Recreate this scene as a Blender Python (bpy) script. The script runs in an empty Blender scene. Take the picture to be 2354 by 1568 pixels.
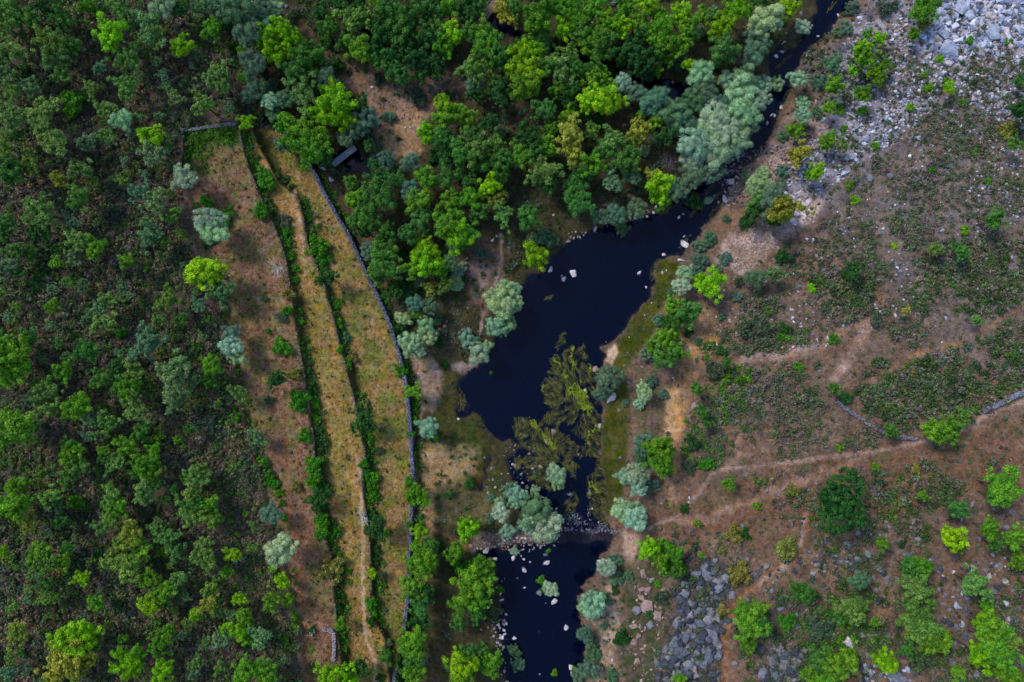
import bpy, math, random
import numpy as np
from mathutils import Vector
random.seed(7); rng = np.random.default_rng(7)
C = bpy.context.scene
# ------------------------------------------------------------------ camera, light, exposure
H = 120.0                      # flying height over the water (m)
S = 180.0 / 2353.0             # metres per survey unit at water level
UC, VC = 1176.5, 784.0
cam = bpy.data.objects.new("camera", bpy.data.cameras.new("camera"))
cam.location = (0, 0, H); cam.data.lens = 24; cam.data.sensor_width = 36
cam.data.clip_start = 1; cam.data.clip_end = 2000
C.collection.objects.link(cam); C.camera = cam
SUN_EL, SUN_AZ = math.radians(48), math.radians(-50)   # from the upper left
W = bpy.data.worlds.new("World"); C.world = W; W.use_nodes = True
nt = W.node_tree; sky = nt.nodes.new("ShaderNodeTexSky"); sky.sky_type = 'NISHITA'
sky.sun_disc = False; sky.sun_elevation = SUN_EL; sky.sun_rotation = SUN_AZ
nt.links.new(sky.outputs[0], nt.nodes["Background"].inputs[0]); nt.nodes["Background"].inputs[1].default_value = 0.15
sun = bpy.data.objects.new("sun", bpy.data.lights.new("sun", 'SUN')); C.collection.objects.link(sun)
sun.data.energy = 1.75; sun.data.angle = math.radians(12); sun.data.color = (1, .93, .84)
sd_ = Vector((math.sin(SUN_AZ)*math.cos(SUN_EL), math.cos(SUN_AZ)*math.cos(SUN_EL), math.sin(SUN_EL)))
sun.rotation_euler = sd_.to_track_quat('Z', 'Y').to_euler()
C.view_settings.view_transform = 'Standard'; C.view_settings.look = 'None'
C.view_settings.exposure = 0.46; C.view_settings.gamma = 1
# ------------------------------------------------------------------ helpers
def lin(c):
    c = np.asarray(c, float)/255.0
    return np.where(c <= .04045, c/12.92, ((c+.055)/1.055)**2.4)
_LAT = {}
def vnoise(x, y, scale, seed):
    if seed not in _LAT: _LAT[seed] = np.random.default_rng(seed).random((257, 257))
    r = _LAT[seed]
    x = np.asarray(x, float)/scale+1000.37; y = np.asarray(y, float)/scale+1000.71
    xi = np.floor(x).astype(int); yi = np.floor(y).astype(int); fx = x-xi; fy = y-yi
    fx = fx*fx*(3-2*fx); fy = fy*fy*(3-2*fy); xi &= 255; yi &= 255
    return (r[yi, xi]*(1-fx)+r[yi, xi+1]*fx)*(1-fy)+(r[yi+1, xi]*(1-fx)+r[yi+1, xi+1]*fx)*fy
def fbm(x, y, scale, seed, n=3):
    return sum(vnoise(x, y, scale/2**k, seed+k)*.5**k for k in range(n))/sum(.5**k for k in range(n))
def inside(px, py, poly):
    px = np.asarray(px, float); py = np.asarray(py, float); r = np.zeros(px.shape, bool); n = len(poly)
    for i in range(n):
        x1, y1 = poly[i]; x2, y2 = poly[(i+1) % n]
        if y1 == y2: continue
        c = ((y1 > py) != (y2 > py)) & (px < (x2-x1)*(py-y1)/(y2-y1)+x1)
        r ^= c
    return r
def dist_line(px, py, pts, closed=False):
    px = np.asarray(px, float); py = np.asarray(py, float); d = np.full(px.shape, 1e18); n = len(pts)
    for i in range(n if closed else n-1):
        x1, y1 = pts[i]; x2, y2 = pts[(i+1) % n]; dx, dy = x2-x1, y2-y1; L = dx*dx+dy*dy+1e-9
        t = np.clip(((px-x1)*dx+(py-y1)*dy)/L, 0, 1)
        d = np.minimum(d, (px-x1-t*dx)**2+(py-y1-t*dy)**2)
    return np.sqrt(d)
def sdist(px, py, poly):      # negative inside
    d = dist_line(px, py, poly, True); return np.where(inside(px, py, poly), -d, d)
def sstep(a, b, x):
    t = np.clip((x-a)/(b-a), 0, 1); return t*t*(3-2*t)
def tag(o, label=None, cat=None, group=None, kind=None):
    if label: o['label'] = label
    if cat: o['category'] = cat
    if group: o['group'] = group
    if kind: o['kind'] = kind
    return o
def mesh(name, V, F, mat, col=None, tint=None, smooth=False):
    V = np.asarray(V, np.float32).reshape(-1, 3); F = np.asarray(F, np.int32); k = F.shape[1]
    me = bpy.data.meshes.new(name)
    me.vertices.add(len(V)); me.vertices.foreach_set('co', V.ravel())
    me.loops.add(F.size); me.loops.foreach_set('vertex_index', F.ravel())
    me.polygons.add(len(F)); me.polygons.foreach_set('loop_start', np.arange(0, F.size, k, dtype=np.int32))
    if col is not None:
        a = me.attributes.new('Col', 'FLOAT_COLOR', 'POINT'); c = np.ones((len(V), 4), np.float32); c[:, :3] = col
        a.data.foreach_set('color', c.ravel())
    if tint is not None:
        a = me.attributes.new('tint', 'FLOAT', 'POINT'); a.data.foreach_set('value', np.asarray(tint, np.float32))
    me.update(calc_edges=True)
    me.polygons.foreach_set('use_smooth', np.full(len(F), smooth, bool))
    me.materials.append(mat); return me
def link(o, parent=None):
    C.collection.objects.link(o)
    if parent: o.parent = parent
    return o
def obj(name, me, parent=None, loc=(0, 0, 0)):
    o = bpy.data.objects.new(name, me); o.location = loc; return link(o, parent)
# ------------------------------------------------------------------ materials
def newmat(name, rough=.9, spec=.2):
    m = bpy.data.materials.new(name); m.use_nodes = True; n = m.node_tree.nodes; b = n["Principled BSDF"]
    b.inputs['Roughness'].default_value = rough; b.inputs['Specular IOR Level'].default_value = spec
    return m, m.node_tree, b
def leafmat(name, use_attr=False, amp=1.15, lo=.42):
    m, t, b = newmat(name, .65, .25); n = t.nodes; L = t.links.new
    if use_attr:
        s = n.new('ShaderNodeAttribute'); s.attribute_name = 'Col'; src = s.outputs['Color']
    else:
        s = n.new('ShaderNodeObjectInfo'); src = s.outputs['Color']
    at = n.new('ShaderNodeAttribute'); at.attribute_name = 'tint'
    mr = n.new('ShaderNodeMapRange'); mr.inputs[3].default_value = lo; mr.inputs[4].default_value = lo+amp
    L(at.outputs['Fac'], mr.inputs[0])
    v = n.new('ShaderNodeVectorMath'); v.operation = 'SCALE'; L(src, v.inputs[0]); L(mr.outputs[0], v.inputs['Scale'])
    hs = n.new('ShaderNodeHueSaturation'); hm = n.new('ShaderNodeMapRange'); hm.inputs[3].default_value = .515; hm.inputs[4].default_value = .485
    L(at.outputs['Fac'], hm.inputs[0]); L(hm.outputs[0], hs.inputs['Hue']); L(v.outputs[0], hs.inputs['Color']); v = hs
    L(v.outputs[0], b.inputs['Base Color'])
    tr = n.new('ShaderNodeBsdfTranslucent'); L(v.outputs[0], tr.inputs[0])
    mx = n.new('ShaderNodeMixShader'); mx.inputs[0].default_value = .22
    L(b.outputs[0], mx.inputs[1]); L(tr.outputs[0], mx.inputs[2]); L(mx.outputs[0], n['Material Output'].inputs[0])
    return m
M_leaf = leafmat('foliage'); M_stuff = leafmat('shrub_foliage', True)
M_weed = leafmat('weed', True, .6, .7)
def rockmat(name, use_attr):
    m, t, b = newmat(name, .85, .3); n = t.nodes; L = t.links.new
    s = n.new('ShaderNodeAttribute' if use_attr else 'ShaderNodeObjectInfo')
    if use_attr: s.attribute_name = 'Col'
    tc = n.new('ShaderNodeNewGeometry')
    no = n.new('ShaderNodeTexNoise'); no.inputs['Scale'].default_value = 2.2; no.inputs['Detail'].default_value = 8; no.inputs['Roughness'].default_value = .7
    L(tc.outputs['Position'], no.inputs['Vector'])
    cr = n.new('ShaderNodeMapRange'); cr.inputs[1].default_value = .3; cr.inputs[2].default_value = .7; cr.inputs[3].default_value = .45; cr.inputs[4].default_value = 1.35
    L(no.outputs[0], cr.inputs[0])
    v = n.new('ShaderNodeVectorMath'); v.operation = 'SCALE'; L(s.outputs['Color'], v.inputs[0]); L(cr.outputs[0], v.inputs['Scale'])
    L(v.outputs[0], b.inputs['Base Color'])
    bp = n.new('ShaderNodeBump'); bp.inputs['Strength'].default_value = .6; bp.inputs['Distance'].default_value = .12
    L(no.outputs[0], bp.inputs['Height']); L(bp.outputs[0], b.inputs['Normal'])
    return m
M_rock = rockmat('rock', False); M_rockf = rockmat('rock_field', True)
def barkmat(name, c):
    m, t, b = newmat(name); n = t.nodes; no = n.new('ShaderNodeTexNoise'); no.inputs['Scale'].default_value = 6
    cr = n.new('ShaderNodeValToRGB'); cr.color_ramp.elements[0].color = (*(lin(c)*.5), 1); cr.color_ramp.elements[1].color = (*(lin(c)*1.4), 1)
    t.links.new(no.outputs[0], cr.inputs[0]); t.links.new(cr.outputs[0], b.inputs['Base Color']); return m
M_bark = barkmat('bark', (95, 80, 70)); M_dead = barkmat('dead_wood', (190, 190, 185)); M_twig = barkmat('bare_twigs', (120, 112, 128))
M_plank = barkmat('bridge_deck', (156, 172, 186)); M_plank2 = barkmat('weathered_planks', (120, 100, 92))
# ground
M_ground, t, b = newmat('ground', .95, .1); n = t.nodes; L = t.links.new
at = n.new('ShaderNodeAttribute'); at.attribute_name = 'Col'; geo = n.new('ShaderNodeNewGeometry')
def nz(sc, det, r=.6):
    q = n.new('ShaderNodeTexNoise'); q.inputs['Scale'].default_value = sc; q.inputs['Detail'].default_value = det; q.inputs['Roughness'].default_value = r
    L(geo.outputs['Position'], q.inputs['Vector']); return q
n1 = nz(1.6, 8, .7); n2 = nz(.35, 4); n3 = nz(4.5, 3)
def mr(src, a, b_, c, d):
    q = n.new('ShaderNodeMapRange'); L(src, q.inputs[0])
    for i, v in enumerate((a, b_, c, d)): q.inputs[i+1].default_value = v
    return q.outputs[0]
def mul(a, b_):
    q = n.new('ShaderNodeMath'); q.operation = 'MULTIPLY'; L(a, q.inputs[0]); L(b_, q.inputs[1]); return q.outputs[0]
f = mul(mul(mr(n1.outputs[0], .3, .7, .5, 1.55), mr(n2.outputs[0], .3, .7, .75, 1.25)), mr(n3.outputs[0], .3, .7, .75, 1.25))
v = n.new('ShaderNodeVectorMath'); v.operation = 'SCALE'; L(at.outputs['Color'], v.inputs[0]); L(f, v.inputs['Scale'])
hs = n.new('ShaderNodeHueSaturation'); L(mr(n2.outputs['Color'], 0, 1, .485, .515), hs.inputs['Hue']); L(mr(nz(.9, 3).outputs[0], .3, .7, .75, 1.25), hs.inputs['Saturation']); L(v.outputs[0], hs.inputs['Color'])
L(hs.outputs[0], b.inputs['Base Color'])
bp = n.new('ShaderNodeBump'); bp.inputs['Strength'].default_value = .7; bp.inputs['Distance'].default_value = .25
L(n1.outputs[0], bp.inputs['Height']); L(bp.outputs[0], b.inputs['Normal'])
# water
M_water = bpy.data.materials.new('water'); M_water.use_nodes = True; t = M_water.node_tree; n = t.nodes; L = t.links.new
n.remove(n['Principled BSDF']); out = n['Material Output']
gl = n.new('ShaderNodeBsdfGlossy'); gl.inputs['Roughness'].default_value = .06; tr = n.new('ShaderNodeBsdfTransparent')
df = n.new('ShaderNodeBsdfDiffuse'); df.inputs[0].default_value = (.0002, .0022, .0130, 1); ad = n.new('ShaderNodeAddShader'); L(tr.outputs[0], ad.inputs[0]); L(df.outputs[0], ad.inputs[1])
fr = n.new('ShaderNodeFresnel'); fr.inputs[0].default_value = 1.33; mx = n.new('ShaderNodeMixShader')
no = n.new('ShaderNodeTexNoise'); no.inputs['Scale'].default_value = 1.2; no.inputs['Detail'].default_value = 3
ge = n.new('ShaderNodeNewGeometry'); L(ge.outputs['Position'], no.inputs['Vector'])
bp = n.new('ShaderNodeBump'); bp.inputs['Strength'].default_value = .12; bp.inputs['Distance'].default_value = .08; L(no.outputs[0], bp.inputs['Height'])
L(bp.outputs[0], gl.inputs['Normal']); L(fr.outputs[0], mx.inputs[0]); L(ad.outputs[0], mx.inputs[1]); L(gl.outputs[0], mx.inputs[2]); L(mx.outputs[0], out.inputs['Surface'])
va = n.new('ShaderNodeVolumeAbsorption'); va.inputs['Color'].default_value = (.12, .22, .42, 1); va.inputs['Density'].default_value = 4.0
L(va.outputs[0], out.inputs['Volume'])
# ------------------------------------------------------------------ survey lines (survey units)
A_ = [(415, 285), (415, 300), (417, 350), (410, 380), (430, 450), (470, 600), (497, 696), (507, 750), (533, 843), (553, 950), (567, 1023), (593, 1079), (605, 1156), (621, 1206), (655, 1330), (680, 1450), (700, 1568), (740, 1800)]
B_ = [(545, 285), (550, 313), (567, 377), (595, 450), (641, 550), (655, 600), (668, 683), (678, 750), (685, 796), (695, 850), (705, 906), (713, 973), (720, 1016), (721, 1113), (731, 1179), (751, 1253), (758, 1276), (765, 1356), (770, 1413), (776, 1479), (785, 1536), (790, 1568), (815, 1800)]
C_ = [(575, 285), (590, 330), (640, 420), (683, 457), (695, 500), (705, 560), (725, 610), (745, 660), (752, 690), (765, 730), (775, 776), (788, 823), (801, 876), (815, 930), (828, 1000), (838, 1043), (828, 1112), (840, 1180), (848, 1246), (850, 1296), (852, 1362), (848, 1412), (871, 1446), (883, 1469), (895, 1568), (900, 1800)]
D_ = [(590, 284), (625, 290), (648, 302), (670, 330), (705, 375), (720, 395), (735, 425), (750, 455), (765, 480), (778, 505), (795, 530), (812, 565), (828, 600), (845, 640), (862, 670), (880, 710), (895, 745), (905, 780), (915, 810), (925, 850), (932, 885), (936, 920), (940, 960), (943, 1000), (945, 1046), (950, 1106), (946, 1160), (943, 1200), (941, 1246), (938, 1290), (935, 1329), (935, 1383), (928, 1446), (905, 1556), (905, 1568), (905, 1800)]
RIV_W = [(1890, -400), (1875, 0), (1873, 30), (1862, 57), (1832, 87), (1785, 110), (1764, 133), (1768, 165), (1768, 205), (1745, 240), (1715, 290), (1700, 335), (1665, 370), (1640, 400), (1600, 425), (1560, 455), (1530, 490), (1505, 490), (1455, 500), (1430, 525), (1395, 515), (1350, 530), (1310, 550), (1290, 570), (1260, 600), (1235, 625), (1205, 645), (1190, 680), (1180, 720), (1155, 745), (1135, 770), (1130, 800), (1110, 830), (1090, 845), (1060, 870), (1045, 890), (1055, 910), (1045, 940), (1050, 960), (1070, 965), (1095, 950), (1105, 960), (1110, 985), (1125, 1000), (1150, 1012), (1180, 1016), (1195, 1030), (1170, 1050), (1165, 1080), (1180, 1110), (1215, 1140), (1250, 1150), (1270, 1180), (1285, 1205), (1290, 1225), (1265, 1240), (1240, 1250), (1200, 1246), (1160, 1262), (1120, 1262), (1092, 1268), (1100, 1282), (1135, 1290), (1140, 1330), (1150, 1380), (1140, 1430), (1150, 1480), (1150, 1520), (1160, 1568), (1160, 1950)]
RIV_E = [(1330, 1950), (1335, 1568), (1340, 1520), (1350, 1480), (1335, 1440), (1330, 1400), (1330, 1370), (1345, 1340), (1370, 1320), (1380, 1280), (1395, 1260), (1422, 1238), (1410, 1222), (1398, 1200), (1390, 1180), (1400, 1130), (1388, 1100), (1380, 1050), (1378, 1000), (1385, 940), (1375, 900), (1370, 870), (1390, 830), (1385, 800), (1415, 785), (1430, 770), (1450, 730), (1480, 700), (1500, 680), (1505, 650), (1500, 620), (1520, 600), (1540, 590), (1570, 585), (1600, 550), (1615, 525), (1640, 500), (1650, 480), (1670, 440), (1690, 420), (1705, 385), (1730, 370), (1760, 330), (1780, 290), (1800, 240), (1820, 205), (1815, 180), (1840, 150), (1848, 120), (1880, 105), (1900, 80), (1925, 50), (1950, 20), (1960, 0), (1990, -400)]
RIVER = RIV_W+RIV_E
CREEKS = [([(800, 40), (840, 75), (865, 112), (895, 130), (925, 128)], 9), ([(1090, 30), (1120, 50), (1185, 75), (1230, 105), (1300, 130), (1380, 152), (1430, 172), (1470, 190)], 13), ([(1455, 185), (1500, 195), (1540, 202), (1580, 215), (1610, 232), (1700, 240)], 22), ([(1125, 1050), (1118, 1080), (1112, 1110), (1108, 1130)], 4)]
POND = [(822, 343), (837, 370), (852, 387), (853, 400), (838, 412), (830, 397), (815, 390), (801, 393), (788, 380), (768, 360), (790, 340)]
def xline(line, v):
    return np.interp(v, [p[1] for p in line], [p[0] for p in line])
# ------------------------------------------------------------------ terrain: height as a function of survey position
def axis(a, b_, step, out):
    core = list(np.arange(a, b_+1, step)); lo = []; x = a; s = step*2
    while x > a-out: x -= s; lo.append(x); s *= 1.35
    hi = []; x = core[-1]; s = step*2
    while x < b_+out: x += s; hi.append(x); s *= 1.35
    return np.array(lo[::-1]+core+hi)
US = axis(-120, 2480, 4, 1800); VS = axis(-110, 1690, 4, 1500)
U, V = np.meshgrid(US, VS)
Uw = U+(vnoise(U, V, 14, 3)-.5)*12+(vnoise(U, V, 5, 4)-.5)*5; Vw = V+(vnoise(U, V, 14, 5)-.5)*12+(vnoise(U, V, 5, 6)-.5)*5
sd = sdist(Uw, Vw, RIVER)
for pts, w in CREEKS: sd = np.minimum(sd, dist_line(Uw, Vw, pts)-w)
sd = np.minimum(sd, 2.2*sdist(U+(Uw-U)*.4, V+(Vw-V)*.4, POND))
d = np.maximum(sd, 0)*S
xa, xb, xc, xd = (xline(q, V) for q in (A_, B_, C_, D_))
RAMP = 13.0
def up(xw): return 1-sstep(0, RAMP, U-xw)     # 1 on the upper (left) side of a wall
ter = 1.3+1.7*up(xd)+1.5*up(xc)+1.5*up(xb)+.9*up(xa)+np.maximum(xa-U, 0)*S*.16
smooth_l = 1.3+np.clip((760-U)/350., 0, 1)*5.6+np.maximum(415-U, 0)*S*.16
kk = sstep(255, 292, V)
left = smooth_l*(1-kk)+ter*kk
bank = np.minimum(d*.22, 1.3)+.12
leftz = np.where(U < xd+RAMP+2, left, bank+np.minimum(np.maximum(d-3, 0)*.03, .8))
leftz = np.where((V < 292), np.maximum(bank, np.minimum(left, bank+d*.35)), leftz)
rightz = bank+np.minimum(np.maximum(d-2, 0)*.14, 30)**.97
mid_u = np.interp(V, [-400, 0, 133, 300, 500, 700, 900, 1200, 1568], [1930, 1910, 1790, 1740, 1600, 1350, 1250, 1330, 1245])
z = np.where(U < mid_u, leftz, rightz)
z = z+(fbm(U, V, 60, 11)-.5)*.9*sstep(2, 12, d)+(vnoise(U, V, 9, 15)-.5)*.22*sstep(0, 3, d)
depth = np.minimum(np.maximum(-sd, 0)*S*.8, 3.2)
wob_ = vnoise(U, V, 20, 91)-.5
# shallows around the rapids and the sill above the lower pool
sh = sstep(60, 0, dist_line(U, V, [(1290, 1080), (1330, 1160), (1330, 1225), (1390, 1232)]))
depth = depth*(1-.78*sh)
depth = depth*(1-.5*sstep(30, 0, dist_line(U, V, [(1215, 1010), (1240, 1060)])))
depth = np.where(dist_line(U, V, [(1285, 1238), (1400, 1232)])+wob_*12 < 15, np.minimum(depth, .08), depth)
z = np.where(sd < 0, -depth-.05, z)
z = z+np.where(sd < 0, (vnoise(U, V, 12, 21)-.5)*.3, 0)*(depth > .3)
def world(u, v, z): k = (H-z)/H*S; return (u-UC)*k, (VC-v)*k
def zat(u, v):
    u = float(u); v = float(v)
    i = int(np.clip(np.searchsorted(US, u)-1, 0, len(US)-2)); j = int(np.clip(np.searchsorted(VS, v)-1, 0, len(VS)-2))
    fu = (u-US[i])/(US[i+1]-US[i]); fv = (v-VS[j])/(VS[j+1]-VS[j])
    return float((z[j, i]*(1-fu)+z[j, i+1]*fu)*(1-fv)+(z[j+1, i]*(1-fu)+z[j+1, i+1]*fu)*fv)
def place(u, v, h=0.0):
    """ground point whose top part at height h is sighted at (u, v) from the survey point"""
    zg = zat(u, v)
    for _ in range(3):
        x, y = world(u, v, zg+h); k = (H-zg)/H*S; zg = zat(x/k+UC, VC-y/k)
    return x, y, zg
# ------------------------------------------------------------------ ground cover colours (soil, grass, sand, some painted shade)
col = np.empty(U.shape+(3,)); w_ = sstep(-60, 60, U-mid_u)[..., None]
n_a = fbm(U, V, 90, 31, 4)[..., None]; n_b = fbm(U, V, 26, 41, 3)[..., None]
leftc = np.where(U[..., None] < xd[..., None], lin((84, 72, 64)), lin((66, 62, 42)))
leftc = leftc*(.75+.5*n_a); rightc = lin((124, 95, 76))*(1-n_a)+lin((94, 84, 76))*n_a
col[:] = leftc*(1-w_)+rightc*w_
wob = (fbm(U, V, 30, 51)-.5)*44
def zone(mask, c, c2=None, nn=n_b):
    global col
    m = np.clip(mask, 0, 1)[..., None]; c = lin(c)
    if c2 is not None: k = sstep(.35, .65, nn); c = c*(1-k)+lin(c2)*k
    col = col*(1-m)+c*m
def poly(pts, feather=14): return sstep(feather, -feather, sdist(U, V, pts)+wob*min(1, feather/14))
inT = sstep(290, 312, V)
zone(inT*sstep(-6, 8, U-xa)*sstep(4, -4, U-xb), (130, 98, 78), (114, 102, 66))
zone(inT*sstep(0, 8, U-xb)*sstep(4, -4, U-xc), (154, 120, 76), (130, 116, 62))
zone(inT*sstep(0, 8, U-xc)*sstep(4, -4, U-xd), (140, 114, 72), (112, 112, 56))
for xw, wd in ((xb, 30), (xc, 24), (xd, 20)):
    zone(inT*sstep(-2, 3, U-xw)*sstep(wd+8, wd-6, U-xw+wob*.3)*.85, (48, 62, 26), (62, 60, 36))  # dark green verge plants, with the shade beside each wall painted in
zone(poly([(420, 290), (540, 290), (550, 320), (470, 330), (440, 400), (420, 380)]), (50, 80, 22))
zone(inT*poly([(950, 1250), (1010, 1250), (1000, 1400), (1060, 1568), (960, 1568), (940, 1400)]), (92, 76, 52), (74, 70, 42))
zone(poly([(770, 130), (830, 150), (880, 170), (960, 150), (1050, 150), (1080, 190), (1000, 240), (960, 300), (965, 350), (890, 360), (850, 340), (870, 270), (790, 210)]), (140, 110, 90), (116, 96, 78))
zone(poly([(905, 270), (960, 255), (985, 270), (960, 350), (900, 355), (860, 340)]), (150, 122, 92))
zone(poly([(680, 50), (700, 45), (760, 120), (790, 170), (770, 170), (720, 110)]), (100, 80, 62))
zone(poly([(1080, 220), (1160, 210), (1200, 240), (1220, 290), (1190, 290), (1150, 260)]), (96, 74, 60))
zone(poly([(860, 420), (890, 500), (880, 600), (920, 760), (900, 740), (850, 600), (790, 470), (750, 400), (780, 410)]), (84, 66, 54))
zone(poly([(1060, 560), (1110, 550), (1170, 580), (1160, 660), (1130, 740), (1100, 730), (1080, 680)], 18), (122, 96, 84), (100, 84, 68))
zone(poly([(1060, 600), (1110, 605), (1150, 610), (1120, 660), (1080, 650)], 10), (145, 118, 108))
zone(poly([(955, 830), (1000, 815), (1015, 870), (1010, 950), (975, 945), (965, 900)], 8), (158, 130, 116), (140, 118, 90))
zone(poly([(1040, 845), (1070, 825), (1090, 815), (1125, 800), (1128, 825), (1080, 855)], 7), (160, 134, 122))
zone(poly([(1030, 850), (1060, 900), (1050, 960), (1110, 940), (1125, 1040), (1160, 1080), (1150, 1160), (1110, 1180), (1090, 1100), (1060, 1040), (1010, 1010), (1000, 960), (1020, 900)]), (72, 70, 36), (54, 62, 28))
zone(poly([(960, 1010), (1080, 1030), (1105, 1060), (1080, 1110), (1010, 1120), (1000, 1160), (1000, 1230), (1060, 1240), (1090, 1260), (960, 1260)]), (150, 122, 86), (128, 114, 76))
zone(poly([(1000, 1120), (1100, 1130), (1180, 1150), (1170, 1210), (1060, 1215), (1010, 1200)]), (90, 84, 56))
zone(poly([(1510, 590), (1560, 600), (1560, 640), (1520, 700), (1495, 780), (1455, 830), (1445, 900), (1450, 980), (1440, 1050), (1430, 1140), (1395, 1180), (1385, 1100), (1375, 1000), (1400, 900), (1400, 830), (1440, 740), (1500, 680)], 9), (56, 66, 20), (74, 74, 30))
zone(poly([(1387, 815), (1415, 790), (1418, 810), (1405, 838), (1388, 825)], 3), (190, 160, 135))
zone(poly([(1440, 850), (1500, 830), (1540, 860), (1530, 960), (1510, 1060), (1450, 1080), (1450, 960)]), (108, 86, 78), (92, 84, 60))
zone(poly([(1560, 700), (1640, 720), (1650, 790), (1600, 860), (1580, 920), (1560, 1000), (1562, 1100), (1545, 1200), (1530, 1200), (1525, 1000), (1535, 930), (1560, 880), (1570, 780)]), (166, 128, 90), (140, 110, 82))
zone(poly([(1530, 900), (1560, 900), (1558, 990), (1530, 1000)], 8), (180, 142, 100))
zone(poly([(1480, 1190), (1700, 1090), (2353, 960), (2353, 1130), (2000, 1200), (1850, 1260), (1600, 1250), (1480, 1230)], 20), (112, 84, 68), (102, 84, 62))
zone(poly([(1425, 1225), (1470, 1225), (1465, 1290), (1440, 1295), (1430, 1260)], 7), (160, 134, 118))
zone(poly([(1395, 1340), (1425, 1385), (1430, 1430), (1410, 1490), (1405, 1640), (1372, 1640), (1378, 1500), (1362, 1430), (1395, 1400)], 8), (160, 136, 120), (134, 116, 92))
zone(poly([(1440, 1300), (1520, 1300), (1530, 1480), (1500, 1640), (1430, 1640), (1430, 1450)], 14), (88, 78, 62), (66, 72, 46))
zone(poly([(1085, 1225), (1190, 1222), (1290, 1228), (1280, 1250), (1200, 1246), (1150, 1258), (1090, 1262)], 5), (120, 104, 92))
zone(poly([(1840, 130), (2000, 60), (2353, 200), (2353, 900), (2100, 700), (1900, 560), (1870, 440), (1900, 330)], 34)*.85, (104, 96, 98), (106, 94, 84))
zone(poly([(1960, 60), (2030, -60), (2430, -60), (2430, 330), (2290, 260), (2170, 200), (2120, 280), (2030, 340), (1970, 380), (1910, 430), (1850, 470), (1780, 480), (1820, 380), (1870, 310), (1910, 230), (1930, 140)], 26), (144, 138, 146), (122, 110, 106))
zone(poly([(2085, 30), (2200, 0), (2353, -20), (2353, 100), (2280, 130), (2180, 130), (2140, 160), (2110, 130)], 12), (182, 182, 196), (150, 146, 156))
zone(poly([(1780, 440), (1870, 440), (1880, 480), (1840, 520), (1780, 570), (1700, 630), (1650, 600), (1680, 540), (1740, 520)], 12), (168, 146, 138), (138, 118, 106))
zone(poly([(1700, 820), (1880, 790), (1900, 800), (1800, 825), (1710, 835)], 6), (150, 130, 122))
zone(poly([(1600, 1260), (1700, 1300), (1660, 1400), (1660, 1640), (1500, 1640), (1530, 1480), (1560, 1330)], 14), (66, 64, 64), (92, 78, 68))  # ground darkened to paint shaded crevices between the blocks
PATHS = [([(1490, 1215), (1560, 1185), (1600, 1135), (1650, 1080), (1720, 1075), (1800, 1065), (1900, 1050), (2000, 1040), (2100, 1018), (2200, 1000), (2250, 965), (2353, 922), (2500, 880)], 4.5, (148, 124, 112)),
 ([(1560, 1195), (1640, 1190), (1750, 1140), (1880, 1095), (1990, 1050)], 9, (134, 106, 90)),
 ([(1700, 832), (1765, 825), (1850, 815), (1890, 800), (1930, 760), (1980, 745), (2000, 735)], 6, (134, 108, 92)),
 ([(1915, 870), (1940, 838), (1985, 770), (1995, 745)], 9, (142, 116, 104)),
 ([(2353, 705), (2310, 730), (2200, 790), (2100, 815), (2010, 870), (1930, 890)], 4, (128, 98, 76)),
 ([(1853, 1180), (1850, 1230), (1820, 1280), (1760, 1330), (1705, 1372), (1672, 1420), (1665, 1500), (1668, 1640)], 7, (132, 92, 68)),
 ([(1848, 1190), (1840, 1250), (1800, 1300), (1745, 1345)], 4, (146, 126, 116)),
 ([(818, 1046), (830, 1106), (833, 1180), (836, 1250), (832, 1300), (833, 1362), (836, 1412), (842, 1470), (862, 1520), (865, 1640)], 3.4, (172, 144, 118)),
 ([(676, 440), (686, 490), (692, 545), (704, 600)], 5, (164, 132, 104)),
 ([(1080, 190), (1015, 213), (980, 260), (940, 320), (890, 350)], 5, (140, 112, 92)),
 ([(985, 1046), (992, 1100), (993, 1163), (990, 1210)], 3, (150, 120, 92)),
 ([(945, 820), (963, 860), (971, 920), (966, 990), (950, 1020)], 3.5, (128, 106, 92)),
 ([(1150, 540), (1155, 600), (1130, 680), (1100, 760)], 3, (150, 128, 114)),
 ([(1700, 1000), (1690, 1060), (1650, 1085)], 6, (134, 108, 92)),
 ([(640, 900), (655, 1000), (665, 1150), (690, 1300), (700, 1450), (705, 1568)], 5, (124, 88, 66))]
for pts, wd, c in PATHS: zone(sstep(wd*1.7, wd*.3, dist_line(U+wob*.22, V+wob*.22, pts)+(vnoise(U, V, 10, 93)-.5)*wd*1.2)*(.68+.3*sstep(.3, .6, fbm(U, V, 50, 95))), np.array(c)*1.04)
zone(poly([(1690, 400), (1790, 280), (1860, 220), (1900, 290), (1860, 400), (1760, 450), (1700, 460), (1650, 500)], 10), (146, 126, 118), (112, 96, 84))
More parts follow.
